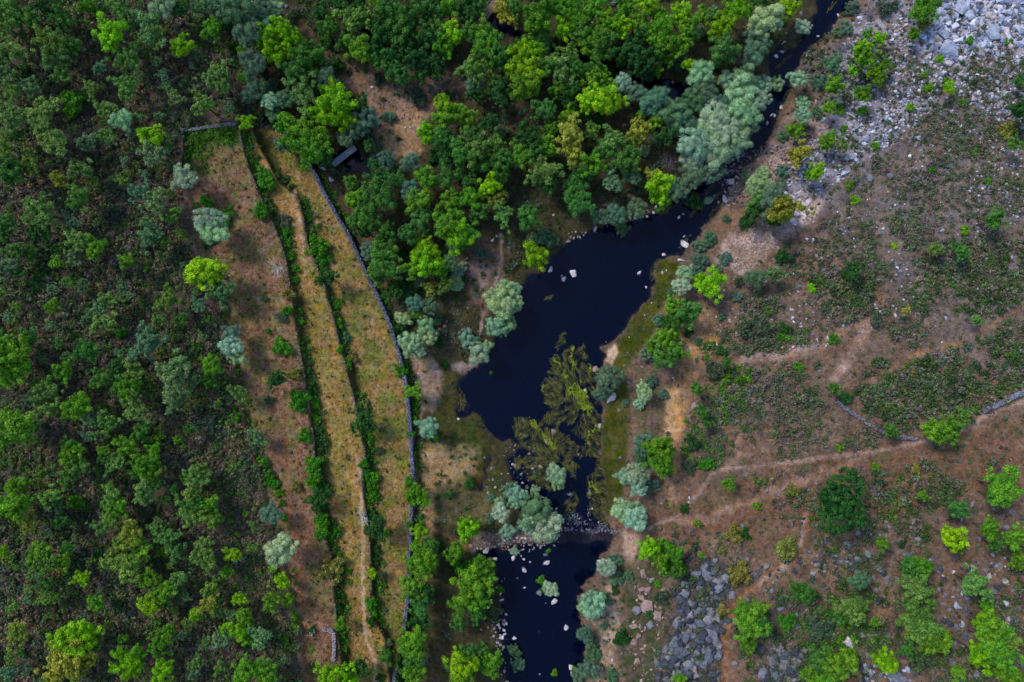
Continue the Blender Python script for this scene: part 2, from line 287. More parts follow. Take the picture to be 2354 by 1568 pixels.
# wet margin and river bed
zone(sstep(12, 1, sd)*.4*(sd > 0), (60, 54, 40))
zone((sd < 0)*1.0, (92, 66, 48), (64, 58, 44))
XX, YY = world(U, V, z)
nu, nv = len(US), len(VS)
idx = np.arange(nu*nv).reshape(nv, nu)
F = np.stack([idx[:-1, :-1], idx[1:, :-1], idx[1:, 1:], idx[:-1, 1:]], -1).reshape(-1, 4)
g = obj('ground', mesh('ground', np.stack([XX, YY, z], -1), F, M_ground, col=col.reshape(-1, 3), smooth=True)); g['kind'] = 'structure'
x0, x1, y0, y1 = -150, 150, -110, 110
wv = [(x0, y0, -6), (x1, y0, -6), (x1, y1, -6), (x0, y1, -6), (x0, y0, 0), (x1, y0, 0), (x1, y1, 0), (x0, y1, 0)]
wf = [(0, 3, 2, 1), (4, 5, 6, 7), (0, 1, 5, 4), (1, 2, 6, 5), (2, 3, 7, 6), (3, 0, 4, 7)]
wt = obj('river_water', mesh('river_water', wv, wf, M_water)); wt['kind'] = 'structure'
# ------------------------------------------------------------------ shape prototypes
def ico(sub=1):
    import bmesh
    bm = bmesh.new(); bmesh.ops.create_icosphere(bm, subdivisions=sub, radius=1)
    v = np.array([p.co[:] for p in bm.verts]); f = np.array([[q.index for q in p.verts] for p in bm.faces]); bm.free(); return v, f
ICO1, ICO1F = ico(1); ICO2, ICO2F = ico(2); ICO3, ICO3F = ico(3)
def leaves(centers, radii, nleaf, size, r, flat=.55, squash=1.0):
    """quads scattered over the skins of lobes"""
    N = len(centers)*nleaf
    c = np.repeat(centers, nleaf, 0); rad = np.repeat(radii, nleaf)[:, None]
    dvec = r.normal(size=(N, 3)); dvec[:, 2] = np.where(dvec[:, 2] < -.4, -dvec[:, 2], dvec[:, 2]); dvec /= np.linalg.norm(dvec, axis=1)[:, None]
    p = c+dvec*rad*(.78+.34*r.random((N, 1)))*np.array([1, 1, squash])
    nrm = dvec+r.normal(size=(N, 3))*flat; nrm /= np.linalg.norm(nrm, axis=1)[:, None]
    a = np.cross(nrm, r.normal(size=(N, 3))); a /= np.linalg.norm(a, axis=1)[:, None]; b_ = np.cross(nrm, a)
    s = size*(.6+.8*r.random((N, 1)))
    q = np.stack([p-a*s, p-b_*s*.55, p+a*s, p+b_*s*.55], 1).reshape(-1, 3)
    return q, N
def crown(name, r, kind):
    if kind == 'pine':   nl, lr, nleaf, ls, ztop, rough = 50, (.12, .235), 64, .046, .95, .6
    elif kind == 'oak':  nl, lr, nleaf, ls, ztop, rough = 78, (.085, .19), 44, .050, .75, 1.0
    elif kind == 'bigoak': nl, lr, nleaf, ls, ztop, rough = 210, (.06, .12), 50, .030, .75, .5
    elif kind == 'willow': nl, lr, nleaf, ls, ztop, rough = 62, (.12, .27), 150, .026, .70, .35
    elif kind == 'bush': nl, lr, nleaf, ls, ztop, rough = 26, (.18, .32), 40, .075, .55, .4
    else:                nl, lr, nleaf, ls, ztop, rough = 13, (.2, .36), 22, .11, .5, .5
    ph = r.random(6)*6.28; am = r.random(6)*rough*.35
    cs = []; rs = []
    for i in range(nl):
        ang = r.random()*6.283; el = math.asin(min(1, r.random()**.8)); k = 1 if r.random() < .75 else .6
        out = 1+sum(am[j]*math.cos((j+2)*ang+ph[j]) for j in range(4))
        rad = lr[0]+(lr[1]-lr[0])*r.random()
        R = (out-rad*.9)*k*(1-rough*.35*r.random())
        cs.append((R*math.cos(el)*math.cos(ang), R*math.cos(el)*math.sin(ang), ztop*R*math.sin(el)*(.8+.5*r.random())-.1)); rs.append(rad)
    cs = np.array(cs); rs = np.array(rs)
    q, N = leaves(cs, rs, nleaf, ls, r)
    lobet = r.random(len(cs))*.6+.2
    tint = np.repeat(np.clip(np.repeat(lobet, nleaf)+r.normal(size=N)*.16, 0, 1), 4)
    # leafy cores keep the crown closed; their darker tint paints shade between lobes
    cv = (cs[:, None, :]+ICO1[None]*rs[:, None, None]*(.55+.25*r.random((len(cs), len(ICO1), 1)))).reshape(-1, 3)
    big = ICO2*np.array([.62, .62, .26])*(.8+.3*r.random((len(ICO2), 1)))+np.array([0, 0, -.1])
    V_ = np.concatenate([q, cv, big]); 
    Fq = np.arange(N*4).reshape(-1, 4)
    Fc = (np.arange(len(cs))[:, None, None]*len(ICO1)+ICO1F[None]).reshape(-1, 3)+N*4
    Fb = ICO2F+N*4+len(cv)
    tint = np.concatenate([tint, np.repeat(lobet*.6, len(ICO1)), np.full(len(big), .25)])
    return mixmesh(name, V_, [Fq, Fc, Fb], M_leaf, tint=tint)
def mixmesh(name, V_, Fs, mat, tint=None, col=None):
    me = bpy.data.meshes.new(name)
    me.vertices.add(len(V_)); me.vertices.foreach_set('co', np.asarray(V_, np.float32).ravel())
    tot = sum(f.size for f in Fs); me.loops.add(tot)
    me.loops.foreach_set('vertex_index', np.concatenate([f.ravel() for f in Fs]).astype(np.int32))
    st = []; o = 0
    for f in Fs: st.append(o+np.arange(len(f))*f.shape[1]); o += f.size
    st = np.concatenate(st); me.polygons.add(len(st)); me.polygons.foreach_set('loop_start', st.astype(np.int32))
    if tint is not None:
        a = me.attributes.new('tint', 'FLOAT', 'POINT'); a.data.foreach_set('value', np.asarray(tint, np.float32))
    if col is not None:
        a = me.attributes.new('Col', 'FLOAT_COLOR', 'POINT'); c = np.ones((len(V_), 4), np.float32); c[:, :3] = col; a.data.foreach_set('color', c.ravel())
    me.update(calc_edges=True); me.polygons.foreach_set('use_smooth', np.zeros(len(st), bool)); me.materials.append(mat); return me
PR = {k: [crown(k+'_crown', np.random.default_rng(100*i+len(k)), k) for i in range(nn)] for k, nn in (('pine', 7), ('oak', 7), ('willow', 5), ('bush', 6), ('shrub', 6), ('bigoak', 1))}
def tube(pts, rad, seg=6):
    pts = np.array(pts, float); V_ = []; F_ = []
    for i, p in enumerate(pts):
        t_ = pts[min(i+1, len(pts)-1)]-pts[max(i-1, 0)]; t_ /= np.linalg.norm(t_)+1e-9
        a = np.cross(t_, (0.3, .9, .1)); a /= np.linalg.norm(a)+1e-9; b_ = np.cross(t_, a)
        for k in range(seg):
            an = 6.2832*k/seg; V_.append(p+(a*math.cos(an)+b_*math.sin(an))*rad[i])
    for i in range(len(pts)-1):
        for k in range(seg):
            F_.append((i*seg+k, i*seg+(k+1) % seg, (i+1)*seg+(k+1) % seg, (i+1)*seg+k))
    return V_, F_
def join(parts):
    V_ = []; F_ = []; o = 0
    for v_, f_ in parts:
        V_ += list(v_); F_ += [tuple(q+o for q in ff) for ff in f_]; o += len(v_)
    return V_, F_
def trunk_proto(r):
    ps = [tube([(0, 0, -.1), (.02*r.random(), .02, .35), (.03, -.02, .7), (0, .02, 1)], [.07, .05, .04, .02])]
    for k in range(6):
        a = r.random()*6.28; h = .35+.1*k; ps.append(tube([(0, 0, h), (.13*math.cos(a), .13*math.sin(a), h+.12), (.26*math.cos(a+.2), .26*math.sin(a+.2), h+.2)], [.03, .02, .008], 5))
    v_, f_ = join(ps); return mesh('trunk', v_, f_, M_bark, smooth=True)
TR = [trunk_proto(np.random.default_rng(i)) for i in range(3)]
def rock_proto(i, mat=M_rock, sub=2):
    r = np.random.default_rng(900+i); v_ = (ICO2 if sub == 2 else ICO3).copy(); f_ = ICO2F if sub == 2 else ICO3F
    for _ in range(17):                                # cut facets
        nrm = r.normal(size=3); nrm[2] = abs(nrm[2])*.8; nrm /= np.linalg.norm(nrm); dd = .42+.36*r.random()
        ex = np.maximum(v_@nrm-dd, 0); v_ = v_-ex[:, None]*nrm
    v_ *= np.array([1.15, .8+.2*r.random(), .62]); v_ += r.normal(size=v_.shape)*.018
    return mesh('boulder', v_, f_, mat)
RK = [rock_proto(i, sub=3) for i in range(9)]
def slab_proto(i):
    import bmesh
    r = np.random.default_rng(300+i); bm = bmesh.new()
    for _ in range(11):
        a = r.random()*6.283; q = .75+.35*r.random(); bm.verts.new((1.2*q*math.cos(a), .8*q*math.sin(a), r.choice([-.5, .1, .32])+r.normal()*.05))
    for _ in range(4): bm.verts.new((r.normal()*.35, r.normal()*.28, .5+.08*r.normal()))
    res = bmesh.ops.convex_hull(bm, input=bm.verts)
    bmesh.ops.delete(bm, geom=list({g for g in res['geom_interior'] if isinstance(g, bmesh.types.BMVert)}), context='VERTS')
    bmesh.ops.bevel(bm, geom=list(bm.edges), offset=.06, segments=2, affect='EDGES', profile=.6)
    me = bpy.data.meshes.new('boulder'); bm.to_mesh(me); bm.free(); me.materials.append(M_rock); return me
SLB = [slab_proto(i) for i in range(10)]
HUL = []
for i in range(14):
    import bmesh
    r = np.random.default_rng(500+i); bm = bmesh.new()
    for _ in range(9): a = r.random()*6.283; q = .7+.4*r.random(); bm.verts.new((1.15*q*math.cos(a), .8*q*math.sin(a), r.choice([-.5, 0, .35])+r.normal()*.08))
    for _ in range(4): bm.verts.new((r.normal()*.38, r.normal()*.3, .55+.12*r.normal()))
    res = bmesh.ops.convex_hull(bm, input=bm.verts); bmesh.ops.delete(bm, geom=list({g for g in res['geom_interior'] if isinstance(g, bmesh.types.BMVert)}), context='VERTS')
    bmesh.ops.triangulate(bm, faces=bm.faces); bm.verts.index_update()
    HUL.append((np.array([p.co[:] for p in bm.verts]), np.array([[q.index for q in p.verts] for p in bm.faces]))); bm.free()
RKV = []
for i in range(9):
    me = rock_proto(i); a = np.empty(len(me.vertices)*3, np.float32); me.vertices.foreach_get('co', a); RKV.append(a.reshape(-1, 3)); bpy.data.meshes.remove(me)
# ------------------------------------------------------------------ label writer
LM = [("the plank footbridge", 792, 360), ("the stepping stones", 1350, 1222), ("the small pool", 820, 385), ("the weed beds", 1330, 960), ("the wide dark pool", 1290, 720),
 ("the bare white snag", 832, 1190), ("the ruined stone hut", 740, 1470), ("the field's top corner", 480, 295), ("the grassy clearing", 900, 260),
 ("the hidden stone crossing", 1118, 35), ("the big willow thicket", 1640, 300), ("the pale rock slope", 2200, 90), ("the white slab outcrop", 1840, 490), ("the large solitary oak", 1930, 1160),
 ("the dark boulder slope", 1600, 1450), ("the curved field wall", 1990, 970), ("the lower pool", 1240, 1400), ("the sandy bank path", 1400, 1460), ("the golden sandy track", 1545, 980),
 ("the pink sand clearing", 1110, 620), ("the lichened edge wall", 580, 1050), ("the narrow terrace path", 690, 520), ("the wooded left edge", 60, 800), ("the upper left corner", 60, 60),
 ("the lower left corner", 120, 1500), ("the lower right corner", 2280, 1480), ("the dark scrub slope", 330, 420), ("the lone lime pine", 470, 625), ("the left wood's middle", 280, 960),
 ("the gravel bend", 1730, 380), ("the right slope's middle", 2050, 600), ("the right edge trail", 2260, 950), ("the big pine wood", 1400, 60), ("the long curved stone wall", 880, 690),
 ("the top river bank", 1960, 110), ("the riverside pine wood", 1000, 480), ("the rising trail", 1760, 1330), ("the open brown slope", 2150, 1150), ("the orange terrace strip", 790, 900), ("the left wall end", 80, 440), ("the left wood's foot", 380, 1380), ("the green river margin", 1470, 720), ("the upper wood's end", 1240, 420)]
ORD = ['', 'second', 'third', 'fourth', 'fifth', 'sixth', 'seventh', 'eighth', 'ninth', 'tenth', 'eleventh', 'twelfth', 'thirteenth', 'fourteenth', 'fifteenth', 'sixteenth', 'seventeenth', 'eighteenth', 'nineteenth', 'twentieth']
REG = []           # (object, u, v, r, colour word, noun)
def register(o, u, v, r, cw, noun, sizes=(12, 24)):
    sz = 'small' if r < sizes[0] else ('medium' if r < sizes[1] else 'large'); REG.append((o, u, v, sz+' '+cw+' '+noun))
def write_labels():
    bins = {}
    for o, u, v, base in REG:
        k = min(range(len(LM)), key=lambda i: (LM[i][1]-u)**2+(LM[i][2]-v)**2); nm, lu, lv = LM[k]; dx, dy = u-lu, v-lv
        a = int(round(math.degrees(math.atan2(-dy, dx))/45)) % 8
        dr = ['right of', 'upper right of', 'above', 'upper left of', 'left of', 'lower left of', 'below', 'lower right of'][a]
        bins.setdefault((base, dr, nm), []).append((dx*dx+dy*dy, o))
    for (base, dr, nm), L_ in bins.items():
        L_.sort(key=lambda q: q[0])
        for i, (_, o) in enumerate(L_):
            pre = '' if len(L_) == 1 else (ORD[i]+' nearest ' if i < 20 else str(i+1)+'th nearest ')
            o['label'] = ('%s%s %s %s' % (pre, base, dr, nm)).strip()
# ------------------------------------------------------------------ trees and bushes surveyed one by one: "u v r code" per sheet, sheet units are thirds
SHEETS = {
(0, 0): """765 240 120 L,1260 330 90 L,1465 205 80 P,1060 945 95 L,1670 360 50 P,1695 530 45 P,1700 840 60 L,610 45 70 P,440 150 90 G,1420 1385 55 B,1560 1485 60 B,90 100 110 O,200 130 90 G,30 180 80 O,350 300 120 O,380 370 100 O,100 350 110 O,10 400 80 O,420 500 90 O,500 320 80 G,1040 200 110 T,1060 270 90 O,900 420 100 G,40 520 80 T,90 620 80 O,220 600 80 T,500 715 105 B,630 610 60 O,870 600 95 O,690 470 50 T,1215 680 60 T,1400 720 90 O,1510 570 110 O,1500 510 90 O,290 780 110 O,60 800 110 O,730 750 80 O,850 830 70 S,940 810 45 T,740 945 70 O,370 960 120 O,330 900 60 O,600 980 70 T,40 1020 70 O,60 1180 120 G,200 1140 90 O,560 1160 90 O,400 1240 60 Y,550 1370 100 O,970 1330 90 T,1080 1400 100 T,280 1470 120 O,490 1530 60 T,40 1540 80 G,1275 1235 90 S,1450 1520 85 S,1060 1060 100 T,1130 40 80 S,840 80 80 O,1640 90 110 Z,1700 230 100 Z,1750 450 90 Z,1740 640 60 Z,900 170 60 T,150 500 60 D,1250 60 70 D,1380 60 70 T,1560 150 60 D,1600 330 40 D,700 60 50 G,330 60 80 D,30 20 80 O,1480 50 70 T,1560 60 60 Z,1150 600 50 T,1290 810 60 H,640 1070 60 H,1180 1480 70 O,800 1450 60 H,680 250 40 G""",
(1, 0): """60 60 80 Z,100 80 70 S,30 150 80 Z,140 210 100 L,240 270 90 L,60 300 80 L,150 370 100 L,310 300 60 G,330 400 100 G,420 380 80 G,260 500 90 G,400 520 60 P,490 540 70 Z,330 650 110 O,400 580 80 G,570 720 130 L,500 800 110 L,620 820 90 L,530 650 80 L,200 850 80 P,320 900 110 P,430 960 100 P,380 1050 120 P,480 1090 70 G,250 980 90 P,700 740 90 D,770 810 80 Z,700 880 70 Z,620 940 70 Z,180 1000 60 Z,0 430 60 S,10 600 60 Z,110 600 50 Z,100 700 60 S,200 690 70 Z,130 790 60 Z,510 190 80 G,480 270 60 D,680 130 110 O,620 300 70 G,710 350 90 P,600 30 90 D,700 20 80 D,450 90 70 D,840 20 60 P,930 90 110 G,1040 150 110 G,900 230 110 D,1000 240 100 G,1090 60 90 D,1200 60 100 G,1320 40 90 P,1230 150 90 O,1340 230 90 L,1300 330 80 P,1180 250 90 G,1060 340 80 D,1130 420 100 D,950 420 90 D,1000 520 80 G,1140 510 60 G,820 390 70 G,1250 470 70 D,920 470 70 G,1310 420 30 Z,1460 60 90 D,1520 30 90 G,1440 130 60 D,1480 230 80 G,1560 230 90 P,1605 285 80 G,1600 340 110 P,1700 390 90 G,1550 430 100 O,1500 490 90 O,1640 560 60 O,1680 650 90 D,1720 90 80 Y,850 550 45 H,1120 680 75 H,920 810 40 Z,1320 660 40 D,1520 650 70 D,1500 590 60 Z,1300 740 80 L,1290 830 90 P,1450 830 80 P,1370 780 70 P,1190 930 80 L,1290 960 90 G,1480 950 90 G,1540 1020 110 O,1420 1050 100 G,1550 1120 80 G,1300 1080 70 D,1230 1080 60 D,1600 850 70 D,1690 910 50 Z,1610 960 30 Z,1700 1090 100 G,1680 1180 80 G,1660 990 60 P,775 1005 50 G,900 1100 60 Z,1070 1120 60 Z,910 1150 50 Z,820 1090 35 Z,650 1262 55 G,860 1230 100 D,870 1320 110 G,1170 1230 80 P,1300 1240 80 G,1410 1190 50 G,990 1230 50 G,700 1370 90 P,780 1430 90 G,740 1500 100 G,1120 1400 90 P,1060 1310 70 Z,1600 1290 90 L,1480 1240 60 G,1480 1370 90 P,1330 1400 90 P,1540 1450 80 G,1660 1380 70 Y,1700 1480 80 O,1350 1530 110 P,1130 1520 90 G,900 1380 60 G,60 1230 80 B,30 1450 70 B,200 1530 50 H,50 640 50 Z,560 450 60 D,350 330 40 D,250 110 50 H""",
(2, 0): """180 120 120 P,160 190 80 P,30 60 80 G,350 210 80 L,480 130 70 P,330 50 90 P,560 60 90 P,640 130 70 L,700 170 70 P,780 60 80 P,940 30 90 L,860 150 80 P,760 200 80 L,600 240 80 P,500 260 80 P,640 290 90 G,540 330 80 P,600 370 80 G,820 330 100 D,900 400 110 D,760 400 80 D,1040 200 90 P,1050 300 90 P,1160 100 90 L,1200 180 90 P,1210 260 70 G,1150 330 80 P,1310 110 70 P,1010 120 70 P,950 250 80 P,410 50 80 P,430 140 70 P,480 190 80 G,880 480 70 D,1000 490 50 P,990 420 50 Z,1080 410 50 P,1150 440 45 Z,1220 440 45 L,940 520 40 Z,1440 200 100 L,1450 350 110 G,1400 440 60 D,1550 60 100 L,1700 40 80 D,1390 90 40 Z,1380 270 50 D,1290 220 40 Z,1730 150 95 S,1660 360 70 Z,1700 300 70 Z,1620 440 50 Z,60 370 90 L,140 360 90 L,50 470 100 L,130 520 90 L,90 600 110 P,220 290 70 G,40 310 60 D,390 370 90 O,250 460 80 G,340 480 90 O,440 470 80 G,560 480 80 G,610 540 70 P,500 520 60 P,310 620 60 P,420 600 60 G,380 680 70 D,600 590 90 P,590 690 120 L,680 700 90 L,520 700 80 L,760 580 70 S,740 640 50 Z,780 540 50 S,670 510 60 D,220 760 90 G,390 800 70 P,110 930 110 D,60 1070 90 P,140 1060 90 G,230 1010 80 P,270 880 60 P,400 910 95 Y,420 1050 90 Y,220 1190 110 O,260 1280 70 G,540 1150 90 P,480 1200 80 G,690 970 100 O,640 1050 80 G,780 1110 110 G,820 1050 70 P,440 1250 70 G,480 1400 100 G,420 1330 80 G,690 1250 80 T,550 900 60 O,110 1500 100 G,870 900 90 Y,990 820 70 P,900 790 40 P,960 700 90 Z,1130 780 90 Z,1120 880 60 Z,840 640 60 Z,920 700 60 Z,1010 680 60 Z,1060 940 70 D,1000 970 40 Z,910 1040 40 S,1010 1300 100 L,980 1230 70 Y,1030 1380 70 P,1120 1300 80 Z,920 1290 50 Z,830 1220 60 Z,720 1480 70 Z,860 1440 70 Z,600 1500 60 Z,1300 510 90 S,1320 640 90 Z,1250 700 80 Z,1370 700 80 Z,1480 560 70 S,1600 540 80 S,1680 580 50 S,1590 660 110 S,1700 690 80 S,1600 780 90 S,1530 720 80 Z,1380 830 100 S,1450 790 60 S,1340 920 90 S,1470 900 90 S,1560 960 80 S,1260 1000 110 S,1400 1050 110 S,1520 1030 70 S,1240 1090 80 S,1620 890 70 Z,1360 1190 90 Z,1240 1220 80 Z,1200 870 80 Z,1740 580 50 S,1260 1400 65 D,1350 1385 30 S,1690 1280 80 S,1730 1200 50 S,1610 1220 40 Z,1660 1470 80 D,1720 1400 80 O,1610 1530 60 D,1480 1510 25 Z,500 800 60 D,600 830 60 D,320 700 60 D,560 1050 50 D,350 1150 50 D""",
(3, 0): """130 50 80 L,30 140 70 S,240 190 50 S,110 140 30 P,210 545 55 S,60 580 50 S,240 715 45 S,240 800 60 S,450 590 75 P,185 905 65 P,210 1060 80 Y,640 360 70 L,670 400 80 P,590 490 40 L,710 500 50 L,760 540 50 P,800 450 50 P,770 270 45 L,680 240 40 P,640 650 70 P,420 740 50 P,500 760 30 P,650 760 35 P,400 990 60 P,430 940 50 P,510 1000 50 O,520 890 30 P,330 1190 60 L,280 1210 40 P,560 1280 35 P,600 1380 30 L,1080 40 100 P,1180 410 35 L,1240 610 45 L,1110 610 35 P,1070 520 30 P,980 740 35 L,740 1010 35 P,1750 760 80 D,1660 900 60 V,1690 990 60 O,1000 240 45 P,580 60 50 Z,530 200 50 Z,470 230 30 Z,40 1370 90 Z,110 1450 120 Y,40 1500 80 D,1560 1520 80 G,1510 1250 30 P,350 570 50 Z,440 440 60 Z,330 780 40 Z,820 60 70 H,1070 160 60 V,100 940 40 Z,90 1180 40 Z,90 1270 35 Z,1390 280 30 P,1660 290 30 P,1230 560 30 P,1340 710 25 P,1130 1170 30 B,1720 560 40 G,1430 1050 30 G""",
(0, 1): """30 40 70 G,290 20 90 D,540 90 90 O,660 140 85 P,90 160 80 O,210 190 50 G,40 260 80 T,130 320 50 G,390 240 50 P,880 235 75 P,1040 40 90 T,1130 100 60 O,1470 30 90 S,1460 90 45 B,1415 305 130 L,1500 340 60 L,1510 440 100 T,1370 530 70 T,1160 500 85 O,750 500 70 O,690 560 60 T,500 210 60 T,570 400 50 T,470 380 50 O,370 540 60 P,1100 630 60 O,1250 640 50 G,720 650 90 O,600 640 50 T,1015 800 110 T,610 850 100 G,150 830 100 P,60 900 130 P,130 960 110 P,60 1020 90 P,200 760 80 G,30 800 80 P,440 1000 90 P,930 980 80 O,800 960 60 G,700 1040 80 G,890 1110 110 P,820 1060 60 G,1210 950 95 T,1200 1060 120 T,1470 960 80 P,1450 1060 60 G,1340 1060 50 T,330 1130 100 O,260 1080 60 O,330 1240 90 O,200 1190 50 T,560 1220 110 P,480 1280 60 P,930 1240 110 O,620 1330 60 T,740 1350 90 O,980 1400 70 G,1220 1200 70 T,130 1390 150 P,60 1330 80 P,230 1360 60 O,1590 730 60 Z,1590 820 70 S,1630 890 55 S,1650 1150 70 O,1440 1340 70 H,1740 1440 50 T,880 1510 80 P,500 1530 80 P,720 1540 50 P,1060 1540 60 P,1100 1440 40 P,1230 1460 40 P,1620 1300 40 B,840 730 50 B,240 400 60 D,1000 100 60 H,1200 200 60 H,300 300 50 D""",
(1, 1): """430 150 85 B,460 230 60 B,490 340 75 D,550 540 35 B,570 660 40 B,630 760 30 Z,580 840 30 B,630 940 45 B,660 900 50 V,240 90 30 B,210 20 40 B,250 200 30 B,260 280 30 B,265 360 30 B,290 300 25 B,230 460 50 V,220 570 40 B,300 580 30 B,305 640 30 B,180 830 75 B,90 720 25 B,140 1050 75 D,260 1010 60 V,300 1190 70 B,370 1120 50 D,350 1000 40 D,340 1440 65 B,410 1210 40 B,410 1320 45 B,420 1400 45 D,450 1500 60 D,740 1340 85 D,740 1240 60 V,720 1210 40 H,1000 990 45 B,1090 1130 55 P,1090 1240 40 B,1080 1330 35 B,1070 1430 35 B,1180 1380 75 S,1220 1430 55 B,90 1190 35 H,170 620 40 H,10 1450 60 T,850 1540 40 H,60 490 30 H,750 20 80 D,870 250 110 G,900 170 90 G,920 110 70 G,910 290 100 O,850 330 80 O,940 440 70 D,780 160 60 Z,1160 180 90 L,1180 260 100 L,1230 200 70 L,1100 280 80 P,1280 290 70 P,1150 120 60 L,1380 60 110 L,1440 40 90 P,1330 20 80 P,1050 50 80 G,900 30 80 G,1340 240 60 Z,1390 300 50 S,1380 390 50 S,1310 400 60 O,1200 420 60 Y,1130 370 50 Z,1060 430 60 D,1100 590 45 P,1020 630 50 S,980 700 60 D,1100 520 60 Z,1200 540 60 Z,1170 670 60 S,1060 800 80 S,1110 830 60 S,1190 750 55 S,1230 740 40 S,1250 780 55 D,1550 180 50 Z,1250 630 40 Z,1300 950 30 D,1620 1000 18 B,1720 420 60 S,1680 510 90 S,1710 570 70 S,1650 680 70 S,1700 690 60 S,1450 750 50 S,1540 860 75 S,1500 800 50 Z,1590 820 40 S,1740 640 40 S,1350 120 50 Z,1000 200 50 D,1000 380 50 D""",
(2, 1): """160 200 95 L,10 430 50 S,10 520 60 S,1190 310 60 S,1170 400 60 S,1290 350 50 P,1370 400 90 L,1310 370 60 L,1110 540 80 P,1210 600 90 G,1140 640 70 G,1080 650 60 D,1010 640 40 Z,1050 780 90 P,1040 880 90 G,980 820 70 P,1140 870 70 P,1120 750 50 P,1215 725 35 D,930 880 50 Z,1360 80 50 Z,1300 130 40 Z,1300 230 50 Z,1280 290 40 Z,1470 215 40 Z,760 10 50 Z,680 1030 80 Z,640 1080 60 Z,620 1140 50 Z,960 1060 40 Z,910 1130 60 S,880 1210 45 S,1040 1150 35 Z,1270 1110 60 G,1310 1270 60 G,1480 930 40 G,1560 370 40 H,1680 350 60 Z,1640 690 80 H,1720 720 80 H,1390 980 80 H,1450 860 40 D,1340 1350 40 G,1250 1480 60 D,1010 1520 110 P,900 1500 70 Z,200 70 45 Z,240 70 50 Z,300 100 35 Z,140 80 40 Z,1410 290 35 Z,1100 440 30 Z,1550 480 40 Z,1450 610 25 Z,1280 790 25 Z,780 1210 25 Z""",
(3, 1): """100 200 60 D,50 320 60 T,1130 1390 80 P,1220 1390 90 P,1170 1430 70 P,1260 1420 60 G,850 1400 50 G,460 1110 50 G,540 1170 55 D,700 1230 50 H,950 575 35 Y,1150 150 50 O,1340 180 60 G,1300 130 40 G,300 420 35 L,590 290 70 D,540 320 50 D,740 630 50 H,1440 640 40 O,1010 1000 40 V,1340 1310 60 O,870 130 25 L,1050 510 22 L,400 390 25 B,1150 270 25 B,1360 20 35 P,120 700 50 D,80 760 40 B,450 770 40 B,210 960 40 B,1700 880 35 G,490 1520 35 P""",
(0, 2): """490 20 90 P,500 110 100 O,560 60 70 O,280 130 60 O,350 120 40 T,790 60 70 O,730 20 60 G,1010 60 110 P,1050 100 90 P,950 120 60 G,130 210 80 P,130 350 120 P,60 330 70 P,350 280 90 O,400 340 50 T,530 320 65 B,200 460 70 Y,420 460 60 G,770 300 80 O,820 370 80 P,770 440 80 O,700 500 60 O,1010 240 100 O,1080 200 60 O,1020 390 70 H,1350 150 80 O,1290 160 50 G,1380 100 60 O,1330 260 90 O,1300 380 90 O,1380 420 90 O,1450 340 80 P,1470 430 80 P,1350 320 80 G,1200 240 50 G,290 660 90 P,260 720 90 O,340 740 90 O,440 740 70 P,470 640 50 G,20 660 50 L,900 560 110 Y,850 630 90 O,960 640 90 P,870 760 110 O,790 720 80 O,930 730 80 O,1030 840 80 P,1150 560 90 O,1220 660 80 O,1130 660 50 P,1400 620 80 O,1420 720 100 O,1350 690 60 T,570 850 60 L,320 890 60 G,660 1020 60 P,1050 1030 80 L,1140 930 80 P,1130 1000 60 G,1240 850 80 O,1450 920 60 O,1440 1030 80 Y,1500 1080 50 O,1280 970 40 T,1350 1100 50 L,1290 1170 50 O,1160 1210 70 P,1100 1300 80 P,1140 1340 50 O,120 1230 90 Y,500 1260 120 L,600 1230 110 L,420 1300 100 Y,480 1400 130 Y,590 1400 90 Y,640 1270 80 P,400 1480 100 Y,520 1480 90 Y,890 1430 110 L,930 1370 70 P,850 1370 40 P,850 1270 40 P,1130 1480 90 L,1350 1440 60 O,1340 1500 50 T,1520 1460 60 O,1420 1300 50 O,1580 1190 60 L,1660 1230 70 L,1690 1120 70 P,1740 1250 50 P,1690 1480 100 P,1610 680 60 L,1650 990 55 L,1560 800 50 P,1590 455 25 L,1690 400 25 L,1630 540 20 L,1500 1280 60 T,1560 1250 60 T,1740 640 40 O,1240 1240 50 T,60 1500 60 T,680 680 50 D""",
